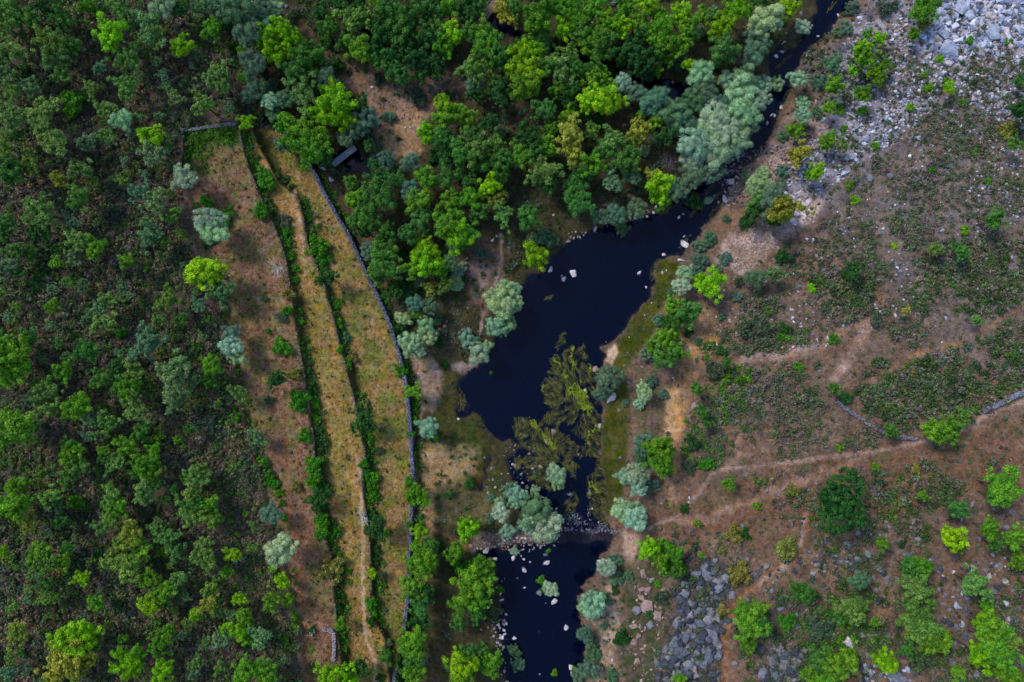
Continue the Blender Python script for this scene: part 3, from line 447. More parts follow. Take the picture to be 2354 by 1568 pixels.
(1, 2): """100 400 70 Z,170 650 100 S,110 780 35 L,180 870 60 L,110 1010 70 P,220 990 50 P,260 1100 35 P,250 1170 25 P,200 1290 35 P,30 1250 80 T,30 1450 80 O,80 1500 100 P,530 790 95 V,580 1160 45 P,590 1240 30 P,500 1530 90 L,620 1520 90 L,720 1470 70 D,860 1540 30 D,1110 240 60 P,1080 290 60 B,1150 310 60 P,1060 190 50 B,1100 100 20 L,1130 520 65 L,1140 440 45 G,1060 480 35 G,1150 700 110 P,1180 760 80 P,1200 650 80 G,1100 770 70 P,1250 620 60 D,1090 910 90 P,1160 950 80 D,1130 1040 80 G,1130 1160 70 D,1080 1300 110 P,1090 1380 80 G,1100 1510 100 P,1060 1480 70 G,1450 510 90 L,1500 490 60 P,1370 680 75 P,1470 790 120 B,1570 770 90 P,1480 900 120 P,1570 880 90 P,1410 1020 70 P,1530 1000 90 P,1400 1150 60 G,1520 1100 60 G,1410 1440 100 L,1460 1380 80 G,1400 1500 90 P,1520 1440 70 G,1620 1440 90 P,1560 1350 60 G,1470 190 45 D,1340 280 35 D,900 1380 60 G,910 1290 30 Z,380 1210 35 D,280 220 45 V,1690 400 60 S,1690 340 50 S,1730 530 50 S,1620 300 30 Z,1620 430 40 Z,1750 240 50 Z,400 60 60 B,400 120 60 B,390 180 50 B,420 300 70 D,440 370 60 D,450 440 60 B,460 500 60 B,540 530 50 B,530 480 40 D,440 550 40 B,480 240 50 D,740 60 40 B,750 120 40 B,790 160 60 B,800 250 55 B,800 300 40 B,820 440 60 D,830 510 80 D,880 540 40 B,820 650 40 D,820 720 40 D,800 810 40 L,820 900 35 D,790 1020 40 B,800 1080 45 B,790 1150 40 D,830 1080 30 B,40 60 50 B,90 140 50 B,110 200 50 B,160 260 30 B,180 330 30 B,180 430 30 B,570 960 40 D,560 1050 30 D,1640 1090 60 H,1680 930 30 B""",
(2, 2): """310 130 65 S,320 190 50 S,40 270 60 S,20 330 40 S,160 250 35 S,160 380 100 Z,130 470 80 S,240 500 100 S,260 440 60 S,230 550 50 S,760 380 80 S,840 440 80 S,850 370 50 S,770 150 60 S,870 130 80 S,870 230 60 S,960 210 50 Z,1010 40 100 P,1060 90 60 P,900 20 50 Z,930 640 80 L,1060 660 90 B,1090 740 100 B,1130 690 60 P,1020 720 70 P,1130 800 50 G,650 770 60 S,700 740 50 Z,560 1030 90 S,500 1040 50 S,620 980 50 Z,560 1090 50 S,500 1230 55 Z,540 1300 50 Z,560 1370 50 Z,530 1480 60 Z,460 1520 50 Z,690 1520 40 Z,720 850 50 Z,710 930 40 D,750 1260 60 D,270 920 50 S,200 860 35 B,215 930 20 B,295 1500 28 P,430 1470 15 L,20 1350 40 Z,40 1440 50 Z,15 660 30 S,1530 545 65 V,1600 540 40 D,1445 660 35 V,1570 820 80 V,1450 1065 50 V,1600 1080 80 P,1690 1060 70 P,1630 1180 110 P,1700 1180 80 G,1620 1290 70 P,1490 200 50 P,1280 470 25 P,1190 370 35 D,1260 630 40 H,1310 690 30 P,1690 350 30 P,1150 1540 50 P,1310 970 50 H,1250 840 25 B,1220 80 60 H,1350 60 60 B,1030 980 60 H,800 830 30 Z,630 1180 25 Z,950 1100 35 D,250 660 20 B,160 150 15 B,1000 890 30 P,1300 1120 35 H""",
(3, 2): """500 330 205 D,1610 220 120 P,1550 280 60 G,1300 370 80 G,1260 560 90 L,1300 620 60 P,1530 510 80 P,1570 620 60 G,1700 570 90 P,1720 730 70 P,170 250 50 V,120 640 95 V,630 860 60 Z,780 610 50 P,230 940 90 G,130 1150 60 B,1050 760 80 P,980 780 80 G,1000 900 90 O,1060 960 80 O,1000 1060 100 O,950 1140 70 O,1060 1180 100 O,1150 1290 100 P,1000 1200 90 O,1420 890 100 O,1520 1200 110 P,1490 1130 80 L,1550 1300 120 P,1460 1380 100 L,1600 1390 100 P,1500 1040 50 P,800 1420 90 L,420 1430 100 P,350 1400 90 G,520 1440 110 P,300 1500 80 P,400 1530 90 P,570 1060 100 O,500 1110 60 G,640 1050 60 O,730 1150 40 P,350 1200 80 H,960 1340 60 G,1650 1520 90 P,1590 1490 60 P,1060 280 45 P,740 80 35 P,1020 95 40 V,90 1000 50 H,1070 1420 90 H,1300 1500 60 P,1680 1300 70 O""",
}
CODE = {  # colour, crown family, colour word, noun, category
 'L': ((122, 176, 14), 'pine', 'lime green', 'pine', 'pine tree'), 'P': ((92, 146, 32), 'pine', 'bright green', 'pine', 'pine tree'),
 'G': ((72, 124, 48), 'pine', 'mid green', 'tree', 'tree'), 'D': ((46, 94, 36), 'oak', 'dark green', 'broadleaf tree', 'tree'),
 'Y': ((138, 150, 52), 'oak', 'yellow olive', 'thin-leaved tree', 'tree'), 'O': ((102, 140, 62), 'oak', 'soft green', 'oak', 'oak tree'),
 'T': ((102, 138, 88), 'oak', 'blue green', 'oak', 'oak tree'), 'S': ((152, 184, 142), 'willow', 'pale silver green', 'willow', 'willow'),
 'Z': ((98, 134, 100), 'willow', 'dull teal', 'willow', 'willow'), 'B': ((66, 132, 22), 'bush', 'vivid green', 'bramble bush', 'bush'),
 'H': ((74, 92, 66), 'bush', 'grey green', 'scrub bush', 'bush'), 'V': ((122, 124, 58), 'bush', 'olive brown', 'round bush', 'bush')}
GRP = {'pine tree': 'pines of the river valley', 'tree': 'trees of the river valley', 'oak tree': 'oaks of the left wood', 'willow': 'willows along the river', 'bush': 'bushes on the terraces and banks'}
FG = 1.12                       # leaf reflectance factor
SURV = []
NS = sum(len(t.split(',')) for t in SHEETS.values())
def leafcol(c, j=.12):
    k = 1+random.uniform(-j, j)*1.4; l = lin(c)*FG*k; l[0] *= 1+random.uniform(-.2, .2); l[2] *= 1+random.uniform(-.25, .25)
    return (*[float(min(.9, q)) for q in l], 1)
for (si, sj), txt in SHEETS.items():
    for e in txt.split(','):
        a, b_, r_, code = e.split(); u = 588.25*si+float(a)/3; v = 522.8*sj+float(b_)/3; SURV.append((u, v, float(r_)/3, code))
rx = np.random.default_rng(21)
for _ in range(900):
    v = rx.random()*1568; u = rx.random()*(float(xline(A_, max(v, 285)))-15 if v > 280 else 570); r_ = 8+9*rx.random()
    if fbm(np.array([u]), np.array([v]), 120, 301)[0] < .44: continue
    if all((u-a)**2+(v-b_)**2 > (r_*.85+q*.8)**2 for a, b_, q, _c in SURV): SURV.append((u, v, r_, rx.choice(['O', 'T', 'O', 'G', 'H', 'T'])))
    if len(SURV) > NS+130: break
for (u, v, r, code) in SURV:
    c, fam, cw, noun, cat = CODE[code]
    low = fam == 'bush' or (code == 'D' and r < 22) or (code in 'LPGZ' and r < 13) or (code in 'SZ' and r < 17)
    rm = r*S*(1.24 if fam == 'willow' else (1.05 if u < 560 else 1.12))
    if r > 60: fam2 = 'bigoak'
    elif low and fam != 'willow': fam2 = 'bush'
    else: fam2 = fam
    if low: hc = rm*.35
    else: hc = 1.6+rm*1.15
    x, y, zg = place(u, v, hc)
    if zg < -.05: zg = -.05; x, y = world(u, v, zg+hc)
    k = (H-zg-hc)/H; rm *= k
    me = random.choice(PR[fam2]); rot = random.random()*6.283; sx = rm*random.uniform(.8, 1.2); sz = rm*random.uniform(.85, 1.1)
    if low:
        if noun in ('pine', 'tree'): noun2, nm, ct = 'sapling bush', 'bush', 'bush'
        elif noun == 'broadleaf tree': noun2, nm, ct = 'leafy bush', 'bush', 'bush'
        elif noun == 'willow': noun2, nm, ct = 'willow bush', 'willow_bush', 'willow'
        else: noun2, nm, ct = noun, 'bush', 'bush'
        o = obj(nm, me, None, (x, y, zg+hc)); o.scale = (sx, rm, sz); o.rotation_euler = (0, 0, rot); o.color = leafcol(c)
        o['category'] = ct; o['group'] = GRP[ct]; register(o, u, v, r, cw, noun2)
    else:
        nm = {'pine tree': 'pine_tree', 'oak tree': 'oak_tree', 'willow': 'willow_tree', 'tree': 'broadleaf_tree'}[cat]
        o = obj(nm, None, None, (x, y, zg)); o.empty_display_size = .5; o['category'] = cat; o['group'] = GRP[cat]; register(o, u, v, r, cw, noun)
        q = obj('crown', me, o, (0, 0, hc)); q.scale = (sx, rm, sz); q.rotation_euler = (0, 0, rot); q.color = leafcol(c)
        tk = obj('trunk', random.choice(TR), o, (0, 0, 0)); tk.scale = (rm*1.2, rm*1.2, hc+rm*.2); tk.rotation_euler = (0, 0, rot)
SU = np.array([(s[0], s[1], s[2]) for s in SURV])
# ------------------------------------------------------------------ scrub fields
def scatter(pts, spacing, seed, keep=1.0, nscale=60, thr=.0, soft=0.0):
    r = np.random.default_rng(seed); P = np.array(pts); a0, b0 = P.min(0); a1, b1 = P.max(0)
    xs, ys = np.meshgrid(np.arange(a0, a1, spacing), np.arange(b0, b1, spacing)); xs = xs+(r.random(xs.shape)-.5)*spacing*1.1; ys = ys+(r.random(ys.shape)-.5)*spacing*1.1
    xs = xs.ravel(); ys = ys.ravel(); m = (sdist(xs, ys, pts)+(fbm(xs, ys, 45, seed+9)-.5)*90*soft+r.normal(size=xs.shape)*10*soft < 0) & (r.random(xs.shape) < keep)
    if thr > 0: m &= fbm(xs, ys, nscale, seed+5, 3)+r.normal(size=xs.shape)*.05*(soft > 0) > thr
    return xs[m], ys[m]
si = lambda u, v: (np.clip(np.searchsorted(US, u), 0, nu-1), np.clip(np.searchsorted(VS, v), 0, nv-1))
def dry(xs, ys, gap=3):
    i, j = si(xs, ys); return sd[j, i] > gap
LEFT = [(-110, -90), (600, -90), (600, 270), (420, 285), (395, 400), (430, 500), (480, 620), (500, 720), (530, 850), (550, 960), (590, 1090), (620, 1230), (655, 1350), (690, 1500), (705, 1660), (-110, 1660)]
RIGHT1 = [(1870, 130), (2060, 60), (2470, 150), (2470, 700), (2350, 700), (2100, 790), (1960, 750), (1900, 790), (1700, 815), (1650, 770), (1740, 600), (1850, 540), (1900, 400), (1940, 300)]
RIGHT2 = [(1590, 850), (1700, 840), (1900, 830), (1930, 900), (2100, 1000), (2000, 1020), (1700, 1070), (1600, 1070), (1575, 1000)]
RIGHT3 = [(1930, 890), (2010, 870), (2100, 820), (2240, 770), (2470, 690), (2470, 880), (2250, 940), (2200, 970), (2100, 1000), (2000, 960)]
RIGHT4 = [(1700, 1100), (2470, 1000), (2470, 1660), (1700, 1660), (1700, 1400), (1850, 1250)]
RIGHT5 = [(1480, 1240), (1700, 1230), (1830, 1230), (1760, 1320), (1680, 1380), (1650, 1640), (1430, 1640), (1440, 1400)]
ALLR = [(1660, 850), (2470, 300), (2470, 1660), (1500, 1660), (1500, 1240)]
MIDF = [(600, -90), (1900, -90), (1700, 250), (1600, 420), (1300, 540), (1180, 640), (900, 780), (860, 500), (740, 360), (600, 270)]
pal_l = [(104, 114, 84), (122, 116, 96), (92, 108, 70), (130, 114, 100), (82, 98, 74), (104, 122, 74), (122, 112, 76)]
pal_r = [(110, 118, 96), (92, 108, 76), (122, 118, 100), (80, 98, 70), (114, 102, 94), (98, 118, 78)]
pal_b = [(74, 132, 26), (62, 112, 30), (92, 142, 38)]
pal_m = [(62, 92, 46), (78, 104, 58), (96, 124, 104), (88, 94, 62)]
pal_t = [(78, 96, 40), (96, 100, 52), (70, 92, 44)]
pal_d = [(70, 96, 52), (82, 104, 64), (60, 84, 50), (78, 112, 44)]
FIELDS = [(LEFT, 13.0, 1, .97, 0, (4.5, 13), pal_l), (LEFT, 13, 2, .6, .52, (5, 10), [(80, 128, 44), (90, 122, 54)]),
 (RIGHT1, 10.5, 3, .8, .45, (3.5, 10), pal_r), (RIGHT1, 14, 23, .5, .0, (2, 6), pal_r), (RIGHT2, 11.5, 4, .8, .44, (4, 11), pal_r), (RIGHT3, 12, 5, .85, .44, (4.5, 13.5), pal_r+pal_d), (RIGHT4, 13.5, 6, .75, .45, (4, 12), pal_r+pal_d), (RIGHT5, 15, 7, .6, .42, (3.5, 8), pal_r),
 ([(1510, 1280), (1700, 1290), (1680, 1640), (1500, 1640)], 13, 35, .5, .4, (4, 10), pal_r+pal_m), (ALLR, 20, 8, .6, 0, (1.8, 6), pal_r),
 ([(1980, 860), (2100, 830), (2230, 840), (2260, 900), (2200, 960), (2080, 990), (1990, 930)], 13, 31, .9, .3, (7, 14), pal_d+pal_r), ([(2080, 620), (2353, 560), (2400, 660), (2280, 720), (2120, 730)], 13, 32, .85, .35, (6, 12.5), pal_d+pal_r),
 ([(1850, 650), (1950, 610), (2020, 660), (1960, 730), (1860, 720)], 12, 33, .8, .35, (5, 11), pal_d), ([(1830, 1380), (1990, 1360), (2020, 1480), (1900, 1568), (1840, 1500)], 13, 34, .85, .35, (6, 12), pal_d+pal_b),
 (MIDF, 15, 9, .7, .4, (4, 9), pal_m),
 ([(1600, 830), (1760, 690), (1830, 700), (1880, 790), (1760, 815), (1640, 830)], 11, 10, .9, .3, (5, 10), pal_r+pal_b),
 ([(1600, 900), (1660, 850), (1740, 860), (1700, 960), (1660, 1060), (1580, 1080), (1575, 1000)], 11, 11, .9, .3, (5, 10), pal_r[:3]+pal_b),
 ([(425, 292), (545, 290), (548, 315), (480, 330), (440, 400), (425, 380)], 8, 12, .95, .3, (4, 7), pal_b),
 ([(1440, 600), (1620, 540), (1660, 640), (1620, 800), (1550, 1000), (1560, 1180), (1480, 1200), (1440, 1100), (1460, 850)], 16, 13, .4, .4, (3, 6), pal_m+pal_r),
 ([(940, 820), (1180, 560), (1300, 580), (1060, 860), (1000, 1000), (1110, 1060), (1160, 1200), (960, 1200)], 15, 14, .5, .4, (3, 7), pal_m),
 ([(1350, 1320), (1440, 1240), (1440, 1640), (1340, 1640)], 12, 15, .6, .45, (3, 7), pal_m+[(110, 140, 120)]),
 ([(955, 1200), (1130, 1200), (1150, 1640), (940, 1640)], 16, 16, .5, .5, (3, 7), pal_m),
 ([(1840, 60), (2100, -80), (2470, -80), (2470, 220), (2200, 200), (2000, 340), (1850, 460), (1800, 400)], 13, 17, .5, .4, (3, 7), pal_r+pal_m)]
SH = []
for pts, sp, seed, keep, thr, (ra, rb), pal in FIELDS:
    xs, ys = scatter(pts, sp, seed, keep, 85, thr, 1.0); m = dry(xs, ys); xs, ys = xs[m], ys[m]; r = np.random.default_rng(seed+77)
    for x_, y_ in zip(xs, ys):
        c = pal[r.integers(len(pal))]; big_ = np.clip((fbm(np.array([x_]), np.array([y_]), 75, 411)[0]-.33)*3, 0, 1); SH.append((x_, y_, ra+(rb-ra)*r.random()**1.5*(.35+.9*big_), c))
# verges under the terrace walls
r = np.random.default_rng(5)
for line, n_ in ((A_, 140), (B_, 560), (C_, 430), (D_, 330)):
    for _ in range(n_):
        v_ = 300+r.random()*1330; u_ = float(xline(line, v_))+7+abs(r.normal())*(12 if v_ > 900 else 8)
        if fbm(u_*0, v_, 60, 70+n_, 2) < .33: continue
        SH.append((u_, v_, 3+r.random()*5, [(64, 124, 28), (58, 104, 34), (78, 134, 34), (100, 114, 74)][r.integers(4)]))
for _ in range(500):    # tufts on the terraces
    v_ = 320+r.random()*1330; u_ = float(xline(A_, v_))+8+r.random()*float(xline(D_, v_)-xline(A_, v_)-12); SH.append((u_, v_, 1.5+r.random()*2.5, pal_t[r.integers(3)]))
paths_d = lambda u, v: min(dist_line(np.array([u]), np.array([v]), p)[0]-w*1.3 for p, w, c in PATHS)
SH = [s for s in SH if (s[0] < 640 or paths_d(s[0], s[1]) > s[2]*.6)]
# leave out what stands hidden right under a surveyed crown
SH = [s for s in SH if not np.any((SU[:, 0]-s[0])**2+(SU[:, 1]-s[1])**2 < (np.maximum(SU[:, 2]*.8-s[2]*.4, 0))**2)]
infr = [s for s in SH if 4 < s[0] < 2349 and 4 < s[1] < 1564]
infr.sort(key=lambda s: -s[2]); ind = infr[:280]; ids = set(id(s) for s in ind); rest = [s for s in SH if id(s) not in ids]
for (u, v, r_, c) in ind:
    rm = r_*S; x, y, zg = place(u, v, rm*.4)
    o = obj('scrub_bush', random.choice(PR['shrub']), None, (x, y, zg+rm*.2)); o.scale = (rm*1.1, rm, rm*1.1); o.rotation_euler = (0, 0, random.random()*6.28); o.color = leafcol(c)
    o['category'] = 'scrub bush'; o['group'] = 'scrub bushes on the slopes'; register(o, u, v, r_, 'grey green', 'low scrub bush')
def shrub_tpl(seed):
    r = np.random.default_rng(seed); cs = r.normal(size=(11, 3))*np.array([.45, .45, .36]); cs[:, 2] = np.abs(cs[:, 2]); rs = .2+.2*r.random(11)
    q, N = leaves(cs, rs, 12, .17, r, .7); cv = ICO1*np.array([.6, .6, .4])*(.7+.5*r.random((12, 1)))
    t_ = np.repeat(r.random(N), 4); return q, N, cv, np.concatenate([t_, np.full(12, .2)])  # core tinted darker, painting the shade inside the shrub
TPL = [shrub_tpl(i) for i in range(12)]
def field(name, items, mat, label, cat):
    Vs = []; Fq = []; Ft = []; cs = []; ts = []; o = 0; r = np.random.default_rng(3)
    for (u, v, rr, c) in items:
        q, N, cv, t_ = TPL[r.integers(len(TPL))]; rm = rr*S*1.25; x, y, zg = place(u, v, rm*.4); a = r.random()*6.28; ca, sa = math.cos(a), math.sin(a)
        P = np.concatenate([q, cv])@(np.array([[ca, sa, 0], [-sa, ca, 0], [0, 0, 1]])*rm)+np.array([x, y, zg+.12*rm])
        Vs.append(P); Fq.append(np.arange(N*4).reshape(-1, 4)+o); Ft.append(ICO1F+o+N*4); o += len(P)
        l = lin(c)*FG*(.8+.4*r.random()); l[0] *= .85+.3*r.random(); l[2] *= .8+.4*r.random(); cs.append(np.repeat(l[None], len(P), 0)); ts.append(t_)
    me = mixmesh(name, np.concatenate(Vs), [np.concatenate(Fq), np.concatenate(Ft)], mat, np.concatenate(ts), np.concatenate(cs))
    return tag(obj(name, me), label, cat, None, 'stuff')
print('SHRUBS', len(SH), 'trees', len(SURV))
field('scrub', rest, M_stuff, 'low grey green scrub and ground plants covering the slopes and terrace verges', 'scrub')
# dry grass tufts on the open ground
gr = []
r = np.random.default_rng(12)
for _ in range(13000):
    k = r.random()
    if k < .6:
        v_ = 310+r.random()*1330; u_ = float(xline(A_, v_))+8+r.random()*float(xline(D_, v_)-xline(A_, v_)-12)
    elif k < .9: u_ = 1400+r.random()*960; v_ = 560+r.random()*1020
    else: u_ = 860+r.random()*300; v_ = 150+r.random()*1100
    i, j = si(u_, v_)
    if sd[j, i] < 3 or (k < .6 and dist_line(np.array([u_]), np.array([v_]), PATHS[7][0])[0] < 4.5): continue
    if k >= .6 and k < .9 and u_ < np.interp(v_, [560, 700, 900, 1200, 1600], [1640, 1540, 1480, 1480, 1430]): continue
    if k >= .9 and v_ > 380 and v_ < 780: continue
    cc = col[j, i]; l = np.clip(cc*(.8+.75*r.random())*np.array([1.04, 1.05, .85]), 0, .6); gr.append((u_, v_, 1.2+2.0*r.random(), l))
def tufts():
    N = len(gr); K = 7; Vs = np.empty((N, K, 4, 3)); cs = np.empty((N, K, 4, 3))
    for i, (u_, v_, rr, l) in enumerate(gr):
        x, y, zg = place(u_, v_, .1); rm = rr*S*1.4
        p = np.array([x, y, zg])+r.normal(size=(K, 3))*np.array([rm*.5, rm*.5, .04])+np.array([0, 0, .08]); a = r.normal(size=(K, 3))*np.array([1, 1, .5]); a /= np.linalg.norm(a, axis=1)[:, None]
        b_ = np.cross(a, r.normal(size=(K, 3))*np.array([.4, .4, 1])); b_ /= np.linalg.norm(b_, axis=1)[:, None]; s = rm*.55
        Vs[i, :, 0] = p-a*s; Vs[i, :, 1] = p-b_*s*.4; Vs[i, :, 2] = p+a*s; Vs[i, :, 3] = p+b_*s*.4; cs[i] = l*(.8+.5*r.random((K, 1, 1)))
    V_ = Vs.reshape(-1, 3); return mixmesh('dry_grass', V_, [np.arange(len(V_)).reshape(-1, 4)], M_weed, np.full(len(V_), .5), cs.reshape(-1, 3))
tag(obj('dry_grass', tufts()), 'dry golden and olive grass tufts on the terraces and open slopes', 'grass', None, 'stuff')
# ------------------------------------------------------------------ boulders
RS = {(2, 1): "262 295 22 W,415 328 32 W,348 365 20 W,335 345 8 W,862 325 18 W,918 415 12 W,1185 118 28 W,1172 70 10 W,1172 230 25 W,1043 190 14 W,570 10 22 W,385 97 16 K,405 65 12 K,455 70 8 W,497 1118 14 W,567 975 20 K,602 1367 19 W,278 1393 24 K,230 1460 18 K,683 1180 42 W,738 1262 16 C,898 963 11 K,1330 858 20 K,775 952 10 C,1505 733 15 K,1548 738 18 K,1580 650 20 K,1260 1230 28 K,375 1163 8 K,805 1070 14 C,645 790 6 K,808 758 6 W,1037 313 12 W,1065 297 7 W,338 1200 6 W,443 1545 10 W,122 1512 10 C,145 1538 12 C,118 1553 12 K,1410 805 10 W,1420 850 12 K,1435 752 10 K,1205 815 12 K,1330 990 12 C,1110 1040 8 W",
(2, 2): "160 65 12 K,195 70 18 K,20 70 14 K,232 720 24 W,230 675 20 C,78 755 20 W,80 700 10 W,123 716 8 W,62 682 8 W,36 813 8 W,82 875 10 W,183 905 25 C,285 965 26 W,228 978 7 W,372 1163 24 W,15 1228 14 W,182 1167 5 K,400 1430 24 W,412 1480 18 W,40 1555 25 W,12 700 25 W,186 1455 8 W,905 820 30 K,530 1125 25 K,605 740 22 W,195 632 9 W,120 655 8 W,1230 715 25 N,1250 520 22 N,1055 168 12 K,1225 295 12 W,1220 330 9 W,865 343 20 R,840 340 14 R,1590 495 20 C,1580 610 22 N,1640 665 22 N,1400 860 22 C,840 1180 25 K,885 1190 20 K,915 1205 16 K,870 1250 22 K,845 1295 35 K,865 1425 25 K,690 1412 14 W,900 1340 15 K,730 150 30 C,1060 120 16 C,745 20 14 C,905 930 24 K,940 935 30 K,890 985 26 K,930 1050 52 K,860 1080 36 C,1000 1110 40 K,955 1180 36 C,965 870 22 C,845 915 14 K,1170 1000 44 N,1210 1030 36 N,1160 1080 36 N,1220 1090 40 N,1280 860 34 N,1330 790 30 N,1310 890 34 C,1400 730 24 C,1370 1060 44 C,1420 1000 34 C,1520 970 34 C,1390 1110 34 N,1220 1460 50 C,1320 1450 40 C,1320 1350 34 C,1150 990 30 N,1440 915 40 N,1740 1510 50 C,1710 1340 34 N,1540 1440 24 C,45 470 24 K,1350 740 26 N",
(1, 2): "1500 660 20 C,1585 660 25 W,1540 700 14 W,1650 710 16 W,1680 955 18 W,1725 1085 14 W,1725 1140 18 W,1710 1195 14 W,1715 1222 13 W,1695 1255 18 W,1670 1165 12 W,1640 1250 12 W,1610 1050 8 W,1630 935 12 W,1665 1295 12 W,1700 1345 10 W,1550 1205 12 K,1600 1190 10 K,1710 590 16 W,1690 1000 14 W,1480 630 18 K,1620 1000 10 W,1690 1370 10 W,1575 20 12 C,1625 90 14 C,1735 205 12 W,1380 395 10 C",
(2, 0): "1505 1255 28 W,1503 1190 16 W,1468 1375 25 W,1510 1370 18 K,1340 1270 9 W,975 1465 12 W,1135 1510 14 W,1160 1490 10 W,990 1430 12 W,1720 1050 18 K,1695 1105 18 K,1720 1015 12 K,1745 865 14 W,1420 1400 12 W,1490 1130 12 K,780 860 25 R,820 1350 25 R,1550 1115 10 W,285 1485 14 W,370 1195 10 W,1040 540 12 C,1105 575 14 R,975 630 10 C,1580 1380 16 R,1640 1365 12 R,640 1540 14 W,850 1500 14 W,930 1490 12 W,1600 190 10 K",
(3, 0): "45 400 18 W,83 368 16 W,278 388 20 W,485 105 12 W,325 270 10 W,20 800 14 W,42 802 12 W,93 742 14 W,230 95 15 C,125 230 12 K,305 940 22 R,410 868 18 K,55 1030 18 R,1240 130 40 E,1150 140 38 E,1250 340 70 E,1340 50 60 E,1560 220 55 E,1490 310 35 E,1050 240 20 E,710 1225 32 C,850 1215 30 C,60 1220 20 K,1330 400 25 W,100 1320 20 R,180 1365 15 W,1300 120 36 E,1400 110 34 E,1380 30 40 E,1500 80 26 E,1210 240 40 E,1650 220 26 W,1040 950 24 E,1530 690 22 C,770 1300 18 C,280 1400 30 W,230 1430 34 W,250 1480 36 W,190 1470 28 W,300 1450 26 W,180 1530 28 W,230 1540 22 W,360 930 16 K,330 700 16 K,510 655 12 E,1130 1000 14 E,670 950 34 E,560 1090 30 E,700 900 26 E,540 1190 28 E,610 1110 22 E,820 810 20 E,110 290 10 W,120 285 8 W,100 300 8 W",
(3, 1): "385 290 22 C,690 465 14 C,880 250 16 C,415 760 14 W,340 778 11 W,400 815 9 W,415 800 8 W,530 975 7 W,205 275 14 N,1200 790 10 W,98 830 8 W,873 705 6 W,355 990 14 C,120 1110 12 C,1380 1340 14 C",
(3, 2): "885 1540 60 C,200 1105 40 C,630 545 28 C,700 690 32 C,615 720 26 C,950 685 20 C,1125 725 20 C,185 800 26 N,1690 400 28 C,1750 435 25 N,555 1295 40 W,745 1245 30 C,870 270 16 C,845 495 24 C,550 620 30 C,470 670 20 C,365 580 20 N,545 740 26 C,140 1050 28 N,30 940 22 C,25 980 22 N,480 830 22 N,500 870 22 N,390 900 24 N,1190 790 26 N,1210 850 22 N,1650 500 26 C,1550 940 28 C,1700 940 22 C,1210 1030 24 C,1370 1060 26 C,1180 930 18 C,1225 970 20 C,1040 580 28 C,720 1290 30 C,1280 1440 30 C,1450 1520 34 C,60 1400 36 N,110 1430 36 C,40 1480 40 C,130 1500 36 N,180 1460 28 C,60 1540 40 N,160 1545 32 C,100 1330 30 C,1310 1190 26 C,1250 1070 18 C,230 470 16 N,340 700 14 C,120 745 16 N,1640 860 24 C,690 960 16 N,780 800 14 C",
(1, 0): "800 600 11 W,940 590 9 W,1240 545 14 E,1270 545 14 E,1240 595 10 E,1030 880 9 W,1062 882 9 W,1415 545 18 C,520 1240 22 E,460 1160 18 E,210 45 18 C,370 325 16 C,625 1110 10 W,730 1095 12 C,630 1010 12 C,560 1335 10 C,1580 700 12 C,1385 670 16 C,1330 540 10 E,640 565 10 C,800 925 8 W",
(1, 1): "1395 1322 12 W,1120 1010 8 W,1150 1040 7 W,1240 970 18 C,1298 680 16 K,1310 650 12 C,1590 85 12 C,1630 88 14 W,1660 60 10 W,1450 215 16 K,1400 840 8 C,1350 790 10 R"}
RC = {'W': ((204, 194, 200), 'pale'), 'K': ((156, 130, 124), 'pinkish'), 'C': ((120, 122, 132), 'grey'), 'N': ((72, 78, 88), 'dark grey'), 'R': ((158, 112, 96), 'reddish'), 'E': ((168, 178, 200), 'bluish white')}
def boulder(u, v, r_, code, noun='boulder', nm='boulder', cat='boulder', grp='boulders by the river and on the slopes', zoff=.25):
    c, cw = RC[code]; i, j = si(u, v); rm = r_*S*1.0; inw = sd[j, i] < 0
    x, y, zg = place(u, v, rm*.3); zg = max(zg, -.12)
    o = obj(nm, random.choice(SLB if (code in 'WKE' and random.random() < .85) else RK), None, (x, y, zg+rm*zoff*(.35 if zg < .1 else 1))); flat = .55 if r_ > 15 else .85
    o.scale = (rm*random.uniform(.9, 1.2), rm*random.uniform(.85, 1.1), rm*random.uniform(.8, 1.1)*flat); o.rotation_euler = (random.uniform(-.2, .2), random.uniform(-.2, .2), random.random()*6.28)
    k = random.uniform(.85, 1.15); o.color = (*[float(q*k) for q in lin(c)], 1); o['category'] = cat; o['group'] = grp; register(o, u, v, r_, cw, noun, (4, 8)); return o
NB = 0
for (s0, s1), txt in RS.items():
    for e in txt.split(','):
        a, b_, r_, code = e.split(); boulder(588.25*s0+float(a)/3, 522.8*s1+float(b_)/3, float(r_)/3, code); NB += 1
print('boulders', NB)
for a, b_, r_ in [(340, 515, 9), (365, 515, 9), (387, 511, 9), (412, 505, 14), (480, 520, 10), (600, 520, 10), (622, 523, 10), (645, 524, 11), (668, 522, 11), (688, 521, 11), (717, 517, 14), (-228, 521, 8), (-206, 523, 8), (-181, 530, 8), (-161, 530, 8), (-136, 531, 8), (-116, 534, 8)]:
    o = boulder(1176.5+a/3, 1045.6+b_/3, r_/3, 'C', 'stepping stone', 'stepping_stone', 'stepping stone', 'stepping stones across the sill'); o.rotation_euler = (0, 0, 1.57+random.uniform(-.3, .3)); o.scale = (r_/3*S*1.3, r_/3*S*.95, .55); o.location.z = .15
